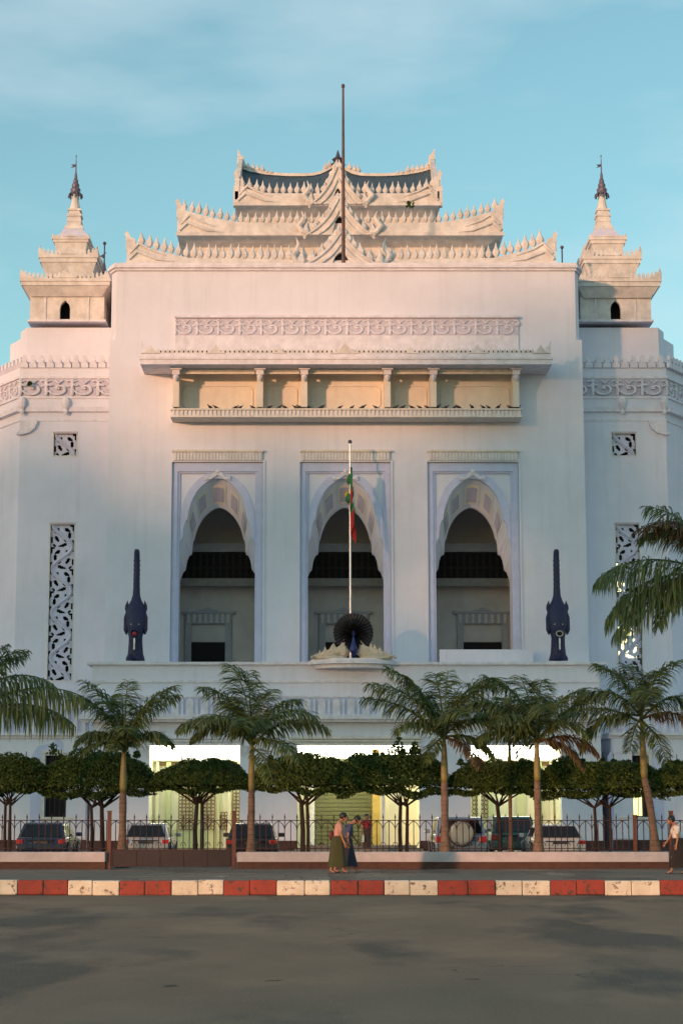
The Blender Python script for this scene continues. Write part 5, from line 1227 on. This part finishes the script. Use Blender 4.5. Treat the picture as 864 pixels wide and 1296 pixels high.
# ------------------------------------------------------------------ clipped umbrella trees
def umbrella_tree(px0, px1, Y, py_top, py_bot, trunks, label, seed, sprigs=()):
    rnd = random.Random(seed); sprigs = tuple(sprigs)+tuple((rnd.uniform(-.7,.7), rnd.uniform(.08,.22)) for _ in range(3))
    xa, xb = WX(px0, 1000, Y), WX(px1, 1000, Y); xm = (xa+xb)/2; hw = (xb-xa)/2; zt, zb = WZ(py_top, Y)-ZP, WZ(py_bot, Y)-ZP
    t = tag(empty('clipped_tree', (xm, Y, ZP)), label, 'tree', 'clipped flat-topped trees in front of the entrance')
    q = MB(); th = zt-zb; dw = hw*.62
    # lumpy set of lobes
    lobes = [(rnd.uniform(-.75,.75), rnd.uniform(-.6,.6), rnd.uniform(.25,.42), rnd.uniform(.65,1.08)) for _ in range(15)]
    cnt = int(15000*hw/1.5)
    for i in range(cnt):
        r = rnd.random()**.42; a = rnd.random()*2*math.pi; u, v = r*math.cos(a), r*math.sin(a)
        h = 1-abs(r)**(4.2+seed%3)
        hl = .80
        for lu, lv, lr, lh in lobes:
            d = ((u-lu)**2+(v-lv)**2)/(lr*lr)
            if d < 1: hl = max(hl, lh*(1-d*.35))
        top_ = h*hl; k_ = rnd.random()
        w_ = 1-.55*rnd.random()**2 if k_ < .62 else rnd.random()*.9
        z = zb + th*(.06+top_*w_*.97) + (1-h)*th*.10
        if k_ > .85: z = zb+th*(rnd.uniform(-.03,.14)+.10*math.sin(u*7+seed)*math.sin(u*3.1+seed*2)-.05)
        c = Vector((u*hw*(1+rnd.uniform(-.04,.05)), v*dw, z))
        s_ = rnd.uniform(.035,.065)
        nrm = (Vector((u*.7, v*.7, .5))+Vector((rnd.uniform(-1,1), rnd.uniform(-1,1), rnd.uniform(-1,1)))*1.0).normalized()
        e1 = nrm.cross(Vector((rnd.random(), rnd.random(), rnd.random()+.1))).normalized(); e2 = nrm.cross(e1)
        q.cur = 1 if rnd.random() < .33 else 0
        q.quad(c-e1*s_, c-e2*s_*.55, c+e1*s_, c+e2*s_*.55)
    q.cur = 0
    for (sx, sh) in sprigs:
        for j in range(60):
            f = rnd.random(); c = Vector((sx*hw+rnd.uniform(-1,1)*(.06+sh*.4)*(1-f*.6), rnd.uniform(-.15,.15), zt-.1-.1*(sh < .25)+f*sh)); e1 = Vector((rnd.uniform(-1,1), rnd.uniform(-1,1), rnd.uniform(-.3,1))).normalized()*.06; e2 = e1.cross(Vector((0,1,.3))).normalized()*.03
            q.quad(c-e1, c-e2, c+e1, c+e2)
        q.tube([(sx*hw, 0, zt-.3), (sx*hw, 0, zt+sh*.85)], .012, 4)
    o = q.build('crown', [M['leaf'], M['leaf2']], t)
    for px, rad in trunks:
        x_ = WX(px, 1040, Y)-xm; q = MB()
        q.tube([(x_, 0, 0), (x_+rnd.uniform(-.04,.04), 0, zb*.45), (x_+rnd.uniform(-.06,.06), 0, zb*.82)], [rad*1.15, rad, rad*.85], 8)
        tr_ = q.build('trunk', M['bark'], t)
        for k in range(7):
            a = 2*math.pi*k/7+rnd.random(); ln = rnd.uniform(.35,.75)*hw; q = MB()
            q.tube([(x_, 0, zb*.80), (x_+.35*ln*math.cos(a), .35*ln*math.sin(a)*.7, zb*.92), (x_+ln*math.cos(a), ln*math.sin(a)*.6, zb+th*.25)], [rad*.6, rad*.42, rad*.2], 5)
            q.build('limb', M['bark'], t)
    return t
YU = 61.0
umbrella_tree(-40, 66, YU, 955, 1001, [(8,.05),(14,.05)], 'clipped flat-topped tree at the left edge above the dark blue estate car', 1)
umbrella_tree(48, 200, YU+.3, 951, 1004, [(117,.055),(131,.075)], 'clipped broad tree with two thin trunks between the dark window and the left lit doorway', 2, sprigs=((-.75,.35),))
umbrella_tree(187, 322, YU, 962, 999, [(248,.07),(256,.06)], 'clipped low oval tree with forked trunk in front of the left lit doorway', 3)
umbrella_tree(313, 462, YU+.2, 954, 1000, [(383,.075),(390,.055)], 'clipped flat tree left of centre in front of the central entrance', 4)
umbrella_tree(425, 570, YU-.3, 947, 1002, [(507,.06),(514,.055)], 'clipped tree with a sprouting top in front of the right part of the central entrance', 5, sprigs=((.1,.45),(.38,.3)))
umbrella_tree(562, 702, YU, 960, 1002, [(631,.07)], 'clipped tree half hidden by dry palm fronds in front of the right lit doorway', 6)
umbrella_tree(672, 845, YU+.2, 957, 1005, [(752,.055),(770,.05)], 'clipped wide tree with two thin trunks in front of the yellow lit small window', 7)
umbrella_tree(822, 935, YU, 962, 1001, [(880,.06)], 'clipped tree cut by the right edge behind the leaning palm', 8)

# ------------------------------------------------------------------ cars
def car(px, Y, label, body_m, top_py, w_=1.66, wagon=True, length=4.3, rear=True, rz=0.0, spare=False, two_tone=None, suv=False, lamp='lampred'):
    x = WX(px, 1060, Y); t = tag(empty('parked_car', (x, Y, ZP), rz), label, 'car', 'cars parked behind the iron fence')
    hgt = WZ(top_py, Y)-ZP; belt = hgt*.60; sill = .26; hw = w_/2; bm = M[body_m]
    def prism_x(poly, hwf, name, m, bevel=.04, seg=3):
        q = MB(); n = len(poly)
        q.v = [(-hwf(z), y, z) for y, z in poly] + [(hwf(z), y, z) for y, z in poly]
        q.f = [tuple(range(n)), tuple(range(2*n-1, n-1, -1))] + [(i, i+n, (i+1) % n+n, (i+1) % n) for i in range(n)]; q.m = [0]*len(q.f)
        me = q.mesh(name, m, True); bm_ = bmesh.new(); bm_.from_mesh(me); bmesh.ops.recalc_face_normals(bm_, faces=bm_.faces); bm_.to_mesh(me); bm_.free()
        o = link(name, me, t); bev(o, bevel, seg); return o
    Lg = length
    lowhw = lambda z: hw*(.93 if z < .35 else (1.0 if z < belt*.85 else .955))
    low = [(.08, sill), (.0, .42), (.02, belt*.78), (.10, belt), (Lg*.70, belt+.02), (Lg*.96, belt-.14), (Lg, .60), (Lg-.05, sill)]
    body = prism_x(low, lowhw, 'body', bm)
    g0 = .10 if wagon else .55
    topy0 = g0+(.22 if suv else .42); topy1 = Lg*.52
    ghw = lambda z: hw*.94-(z-belt)/(hgt-belt)*(.16 if not suv else .10)
    gh = [(g0, belt-.02), (topy0, hgt-.03), (topy0+.35, hgt), (topy1, hgt-.01), (Lg*.72, belt-.02)]
    cabin = prism_x(gh, ghw, 'cabin', bm, .05, 3)
    # rear window
    def gp(u, v, off=.025):
        z = belt+(hgt-belt)*v; y = g0+(topy0-g0)*v; return (u*ghw(z), y-off, z)
    q = MB(); q.quad(gp(-.88,.08), gp(.88,.08), gp(.80,.86), gp(-.80,.86)); q.build('rear_window' if rear else 'windscreen', M['glass'], cabin)
    for sx in (-1, 1):
        for (ya, yb) in ((.18, .46), (.49, .80)):
            q = MB(); za, zb = belt+.05, hgt-.12
            ya_, yb_ = topy0*.9+(topy1+.3-topy0)*ya, topy0*.9+(topy1+.3-topy0)*yb
            pts = [(sx*(ghw(za)+.012), ya_, za), (sx*(ghw(za)+.012), yb_+.25*(yb > .6), za), (sx*(ghw(zb)+.012), yb_, zb), (sx*(ghw(zb)+.012), ya_+.06, zb)]
            q.quad(*(pts if sx > 0 else pts[::-1])); q.build('side_window', M['glass'], cabin)
        q = MB(); z0, z1 = (belt*.70, belt*.93) if rear else (belt*.66, belt*.84); q.box(sx*(hw*.70), sx*(hw*.97), -.035, .07, z0, z1); bev(q.build('tail_lamp' if rear else 'headlamp', M[lamp], t), .02)
        q = MB(); q.box(sx*(hw+.0), sx*(hw+.21), Lg*.60, Lg*.60+.10, belt+.02, belt+.16); bev(q.build('mirror', bm, t), .03)
        for yy in (.80, Lg-.85):
            wh = empty('wheel', (sx*(hw-.10), yy, .31), parent=t); q = MB(); R0 = .31
            q.rings([[(xx, r*math.cos(2*math.pi*i/18), r*math.sin(2*math.pi*i/18)) for i in range(18)] for xx, r in ((-.10,.24),(-.10,.29),(-.07,.31),(.07,.31),(.10,.29),(.10,.24))]); q.build('tyre', M['tyre'], wh)
            q = MB(); q.rings([[(sx*xx, r*math.cos(2*math.pi*i/12), r*math.sin(2*math.pi*i/12)) for i in range(12)] for xx, r in ((.085,.20),(.105,.19),(.09,.05))]); q.build('rim', M['rim'], wh)
        q = MB(); q.box(sx*(hw+.004), sx*(hw-.02), 1.3, 1.46, belt*.82, belt*.86); q.box(sx*(hw+.004), sx*(hw-.02), 2.25, 2.41, belt*.82, belt*.86); q.build('door_handle', M['tyre'], t)
    q = MB(); q.box(-hw*.97, hw*.97, -.09, .06, .34, .56); bev(q.build('bumper', M[two_tone or body_m], t), .04, 3)
    q = MB(); q.box(-.24, .24, -.055, -.03, belt*.68, belt*.68+.13) if not spare else q.box(-hw*.6, -hw*.6+.3, -.11, -.095, .38, .50); q.build('number_plate', M['plate'], t)
    q = MB(); q.box(-hw*.55, hw*.55, -.012, .02, belt*.86, belt*.91); q.build('trim_strip', M['tyre'], t)
    if spare:
        q = MB(); q.rings([[(r*math.cos(2*math.pi*i/24), yy, .92+r*math.sin(2*math.pi*i/24)) for i in range(24)] for yy, r in ((0,.40),(-.20,.42),(-.25,.40),(-.262,.33))]); sw = q.build('spare_wheel_cover', M['rimcover'], t)
        q = MB(); q.rings([[(r*math.cos(2*math.pi*i/24), yy, .92+r*math.sin(2*math.pi*i/24)) for i in range(24)] for yy, r in ((-.10,.425),(-.10,.445),(-.22,.445),(-.22,.42))], cap=False); q.build('cover_rim', M['tyre'], sw)
    return t
def paint(n, c, metal=.3): M[n] = mat(n, c, .28, metal=metal, var=.04, coat=.4)
paint('navy', (.025,.045,.085)); paint('silverp', (.42,.43,.44)); paint('darkp', (.03,.028,.035)); paint('whitep', (.62,.62,.62), .1); paint('teal', (.05,.14,.12)); paint('bluep', (.22,.28,.36)); 
M['rimcover'] = mat('spare_cover', (.45,.45,.44), .3, metal=.6, var=.1, scale=5)
c = car(52, 66, 'dark blue estate car with red tail lamps parked at the far left behind the fence', 'navy', 1041, 1.74)
car(184, 66, 'pale silver car with dark rear window parked behind the dark gate and a palm trunk', 'silverp', 1042, 1.66, lamp='lampred')
car(318, 65, 'dark car with sloping rear parked behind the palm right of the dark gate', 'darkp', 1042, 1.74)
car(583, 65, 'grey jeep with large round spare wheel cover on its back door', 'bluep', 1034, 1.78, suv=True, spare=True)
car(650, 70, 'teal green van parked between the spare wheel jeep and the white car', 'teal', 1033, 1.7, suv=True)
car(708, 65, 'white saloon car with wide dark rear window parked right of the teal van', 'whitep', 1043, 1.78, wagon=True)

# ------------------------------------------------------------------ people
def skin_obj(name, joints, edges, m, parent, root=0, sub=1):
    me = bpy.data.meshes.new(name); me.from_pydata([j[:3] for j in joints], edges, []); me.materials.append(m)
    o = link(name, me, parent); sm = o.modifiers.new('skin', 'SKIN'); sm.use_smooth_shade = True
    for i, j in enumerate(joints):
        sv = me.skin_vertices[0].data[i]; r = j[3]; sv.radius = (r, r) if not isinstance(r, tuple) else r; sv.use_root = (i == root)
    if sub: s_ = o.modifiers.new('sub', 'SUBSURF'); s_.levels = sub; s_.render_levels = sub
    return o
def person(px, foot_py, Y0, head_py, label, rz, shirt, skirt, lean=0.05, step=.2, armL=0, armR=0, bag=None, bow=0.0, zg=ZP, hair_long=.0, holding=None, armbend=.25):
    """facing +x before rz; step = half stride; arm angles swing forward"""
    x = WX(px, foot_py, Y0); t = tag(empty('person', (x, Y0, zg), rz), label, 'person')
    hh = WZ(head_py, Y0)-zg; k = hh/1.60
    S = lambda x_, y_, z_: (x_*k, y_*k, z_*k)
    hip = .86; lx = lambda z: lean*(z-hip)
    pel = S(0,0,.88); wa = S(lx(1.02),0,1.03); ch = S(lx(1.2)*1.1,0,1.20); up = S(lx(1.33)*1.2,0,1.31)
    nk = S(lx(1.38)*1.25+bow*.04,0,1.385); hd = S(lx(1.45)*1.3+bow*.10,0,1.455-bow*.02); ht = S(lx(1.54)*1.3+bow*.16,0,1.535-bow*.04)
    nose = S(lx(1.47)*1.3+bow*.12+.095,0,1.46-bow*.05)
    J = [(*pel,.13*k),(*wa,.115*k),(*ch,.125*k),(*up,.10*k),(*nk,.048*k),(*hd,.075*k),(*ht,.070*k)]
    E = [(0,1),(1,2),(2,3),(3,4),(4,5),(5,6)]
    SJ = [(*S(0,0,.90),.150*k),(*wa,.135*k),(*ch,.142*k),(*S(lx(1.31)*1.2,0,1.30),.118*k),(*S(lx(1.36)*1.2,0,1.35),.065*k)]; SE = [(0,1),(1,2),(2,3),(3,4)]
    feet = []
    for s in (-1, 1):
        st = step*s
        i = len(J); hipj = S(.0, s*.085, .84); kn = S(st*.55+.05, s*.08, .47); an = S(st*1.0-.02, s*.075, .085); toe = S(st*1.0+.11, s*.085, .03)
        J += [(*hipj,.085*k),(*kn,.055*k),(*an,.036*k),(*toe,.032*k)]; E += [(0,i),(i,i+1),(i+1,i+2),(i+2,i+3)]; feet.append(Vector(an))
        a = armL if s > 0 else armR; i = len(J)
        sh = S(lx(1.3)*1.2, s*.155, 1.30); el = Vector(sh)+Vector((math.sin(a), s*.12, -math.cos(a)))*.27*k; a2 = a+armbend+(.9 if holding == s else 0); wr = el+Vector((math.sin(a2), -s*.02, -math.cos(a2)))*.24*k
        hv = Vector((math.sin(a2+.1), 0, -math.cos(a2+.1))); pal = wr+hv*.06*k
        J += [(*sh,.055*k),(*el,.038*k),(*wr,.024*k),(*pal,(.034*k,.018*k))]; E += [(3,i),(i,i+1),(i+1,i+2),(i+2,i+3)]
        pv = Vector((math.cos(a2), 0, math.sin(a2)))
        for f in range(4):
            fi = len(J); base = pal+pv*(f-1.5)*.020*k+hv*.02*k; ln = (.055,.068,.064,.05)[f]*k
            J += [(*(base+hv*ln*.5),.010*k),(*(base+hv*ln+Vector((0,-s*.015*k,0))),.008*k)]; E += [(i+3,fi),(fi,fi+1)]
        fi = len(J); J += [(*(wr+pv*.045*k+hv*.03*k),.011*k),(*(wr+pv*.06*k+hv*.07*k),.009*k)]; E += [(i+2,fi),(fi,fi+1)]
        si = len(SJ); mid_ = Vector(sh).lerp(el, .85); SJ += [(*sh,.072*k),(*mid_,.058*k)]; SE += [(3,si),(si,si+1)]
        if holding == s or (bag and s == -1): hand = pal
    skin_obj('body', J, E, M['skin'], t)
    skin_obj('shirt', SJ, SE, shirt, t)
    # sarong enclosing both legs
    fm_, fb = (feet[0]+feet[1])/2, abs(feet[0].x-feet[1].x)/2
    rr = []
    for u, z in ((0,.98),(.1,.93),(.25,.82),(.5,.58),(.75,.37),(1.0,.17)):
        cx = fm_.x*u*.8; rx = .142*(1-u)*k + (fb*.85+.10*k)*u; ry = (.17*(1-u)+.165*u)*k
        rr.append([(cx+rx*(1+.04*math.sin(5*q))*math.copysign(abs(math.cos(q))**.6, math.cos(q)), ry*(1+.05*math.sin(7*q+u*3))*math.copysign(abs(math.sin(q))**.6, math.sin(q)), z*k) for q in [2*math.pi*i/20 for i in range(20)]])
    q = MB(); q.rings(rr, cap=False); q.build('sarong', skirt, t, True)
    # hair, face
    c = (Vector(hd)+Vector(ht))/2
    q = MB(); q.ball((c.x-.022*k, 0, c.z+.022*k), .105*k, .092*k, .105*k, 12, 8); 
    if hair_long: q.tube([(c.x-.09*k,0,c.z),(c.x-.12*k,0,c.z-.12*k),(c.x-.12*k,0,c.z-.12*k-hair_long*k)], [.06*k,.05*k,.02*k], 7)
    q.build('hair', M['hair'], t, True)
    fx = c.x+.060*k
    q = MB(); q.ball((fx-.018*k, 0, c.z-.035*k), .062*k, .062*k, .085*k, 10, 8); q.tube([(fx+.030*k,0,c.z-.005*k),(fx+.062*k,0,c.z-.035*k),(fx+.035*k,0,c.z-.045*k)], [.010*k,.016*k,.012*k], 6)
    for s in (-1, 1): q.ball((c.x+.0*k, s*.082*k, c.z-.03*k), .018*k, .010*k, .028*k, 6, 5)
    q.build('face', M['skin'], t, True)
    q = MB()
    for s in (-1, 1): q.ball((fx+.035*k, s*.028*k, c.z-.008*k), .009*k, .011*k, .007*k, 6, 4)
    q.ball((fx+.038*k, 0, c.z-.075*k), .008*k, .022*k, .006*k, 6, 4); q.build('eyes_and_mouth', M['hair'], t)
    for f in feet:
        q = MB(); q.box(f.x-.06*k, f.x+.17*k, f.y-.045*k, f.y+.045*k, .0, .022*k); bev(q.build('sandal', M['hair'], t), .008)
    if bag == 'back':
        q = MB(); q.ball((-.16*k, 0, 1.0*k), .07*k, .10*k, .13*k, 10, 6); q.build('bag', mat('maroon_bag', (.12,.02,.03), .7), t, True)
    if bag == 'hand':
        q = MB(); h_ = hand; q.prism_y([(h_.x-.09*k, h_.z-.36*k), (h_.x+.09*k, h_.z-.34*k), (h_.x+.05*k, h_.z-.08*k), (h_.x, h_.z), (h_.x-.05*k, h_.z-.08*k)], h_.y-.03*k, h_.y+.03*k); q.build('bag', mat('white_plastic_bag', (.7,.72,.7), .5), t)
    return t
cl = lambda n, c: mat(n, c, .85, var=.08, scale=6)
person(427, 1105, 51.3, 1028, 'woman in pale pink blouse and dark green sarong walking right on the pavement', 0, cl('pink_blouse', (.50,.27,.23)), cl('green_sarong', (.05,.055,.018)), lean=.12, step=.17, armL=.25, armR=.1, bag='back', bow=.6)
person(437.5, 1103, 52.2, 1031, 'woman in blue top and navy sarong striding beside the woman in pink', 0, cl('blue_top', (.05,.07,.16)), cl('navy_sarong', (.025,.028,.05)), lean=.22, step=.30, armL=.3, armR=-.2, bow=1.3)
person(463.5, 1077, 80.6, 1029.5, 'woman in red blouse and brown sarong standing before the central entrance with a white bag', -1.3, cl('red_blouse', (.42,.03,.035)), cl('brown_sarong', (.09,.055,.04)), lean=.03, step=.05, armL=.15, armR=.1, bag='hand', bow=.5)
person(858, 1107, 51.0, 1032, 'person in white shirt and black sarong bending forward at the right edge', math.pi, cl('white_shirt', (.66,.60,.55)), cl('black_sarong', (.018,.014,.014)), lean=.10, step=.22, armL=-.1, armR=.35, bow=.7)
# ------------------------------------------------------------------ the park behind the camera: tall rain trees whose crowns shade the hall
def park_tree(x, y, zb, zt, rad, label, seed, n=9500, card=.72):
    rnd = random.Random(seed); t = tag(empty('park_tree', (x, y, 0)), label, 'tree', 'tall rain trees in the park across the road')
    q = MB(); q.tube([(0,0,0),(.3,0,zb*.5),(0,.4,zb*1.02),(0,0,(zb+zt)/2)], [.9,.6,.5,.25], 10); q.build('trunk', M['bark'], t)
    q = MB(); blobs = []
    for i in range(26):
        a = rnd.random()*6.283; r = rad*math.sqrt(rnd.random())*.85; z = zb+(zt-zb)*rnd.uniform(.12,.9); f = 1-abs((z-zb)/(zt-zb)-.45)*.9
        blobs.append((r*f*math.cos(a), r*f*math.sin(a), z, rad*rnd.uniform(.22,.42)))
    for i in range(n):
        bx, by, bz, br = blobs[rnd.randrange(26)]; d = Vector((rnd.gauss(0,1), rnd.gauss(0,1), rnd.gauss(0,1))).normalized()*br*rnd.uniform(.5,1.0)
        c = Vector((bx+d.x, by+d.y, min(zt, max(zb, bz+d.z*.7)))); e1 = Vector((rnd.uniform(-1,1), rnd.uniform(-1,1), rnd.uniform(-.5,.5))).normalized(); e2 = e1.cross(Vector((rnd.uniform(-.4,.4), rnd.uniform(-.4,.4), 1))).normalized()
        s_ = card*rnd.uniform(.6,1.3); q.quad(c-e1*s_, c-e2*s_*.6, c+e1*s_, c+e2*s_*.6)
    q.build('crown', M['leaf'], t)
    for (bx, by, bz, br) in blobs[:9]:
        q = MB(); q.tube([(0,0,zb*.9), (bx*.5, by*.5, (zb+bz)/2), (bx, by, bz)], [.3,.2,.08], 6); q.build('limb', M['bark'], t)
tx, ty = -math.tan(R(SUN_AZ)), math.tan(R(SUN_EL))/math.cos(R(SUN_AZ))
def shade_spot(x0, Y0, z0, y):      # where the ray that lights (x0, Y0, z0) crosses the park at y
    d = Y0-y; return x0+tx*d, z0+ty*d
k = 0
for x0, ztop, y in ((-26, 20.5, -22), (-17, 21.5, -30), (-9, 17.5, -22), (-1, 19.2, -30), (6.5, 23.0, -24), (14.5, 27.4, -32), (23, 29.0, -25), (34, 30, -30)):
    xx, zz = shade_spot(x0, 86, ztop, y); _, zlow = shade_spot(x0, 58, 2.6, y); k += 1
    park_tree(xx, y, zlow, zz, 8.2, ['rain tree at the far left of the park row', 'second rain tree of the park row', 'third rain tree of the park row', 'fourth rain tree of the park row', 'fifth, taller rain tree of the park row', 'sixth, tall rain tree of the park row', 'seventh, very tall tree of the park row', 'tallest tree closing the park row on the right'][k-1], 40+k)
# hedge at the park edge
def hedge(x0, x1, y, z1, label, seed):
    rnd = random.Random(seed); q = MB()
    for i in range(5200):
        x = rnd.uniform(x0, x1); z = z1*rnd.random()**.7*(.86+.18*math.sin(x*.9)*math.sin(x*.37+1)); c = Vector((x, y+rnd.uniform(-.6,.6), max(.1, z))); e1 = Vector((rnd.uniform(-1,1), rnd.uniform(-1,1), rnd.uniform(-1,1))).normalized(); e2 = e1.cross(Vector((.2,.5,1))).normalized(); s_ = rnd.uniform(.12,.26)
        q.quad(c-e1*s_, c-e2*s_, c+e1*s_, c+e2*s_)
    t = tag(empty('park_hedge', (0,0,0)), label, 'hedge'); q.build('foliage', M['leaf'], t)
    q = MB()
    for i in range(int((x1-x0)/1.5)): q.tube([(x0+i*1.5, y, 0), (x0+i*1.5, y, z1*.7)], .05, 5)
    q.build('stems', M['bark'], t)
hedge(-46, -4, -10.5, 4.6, 'clipped hedge along the park edge behind the camera', 5)
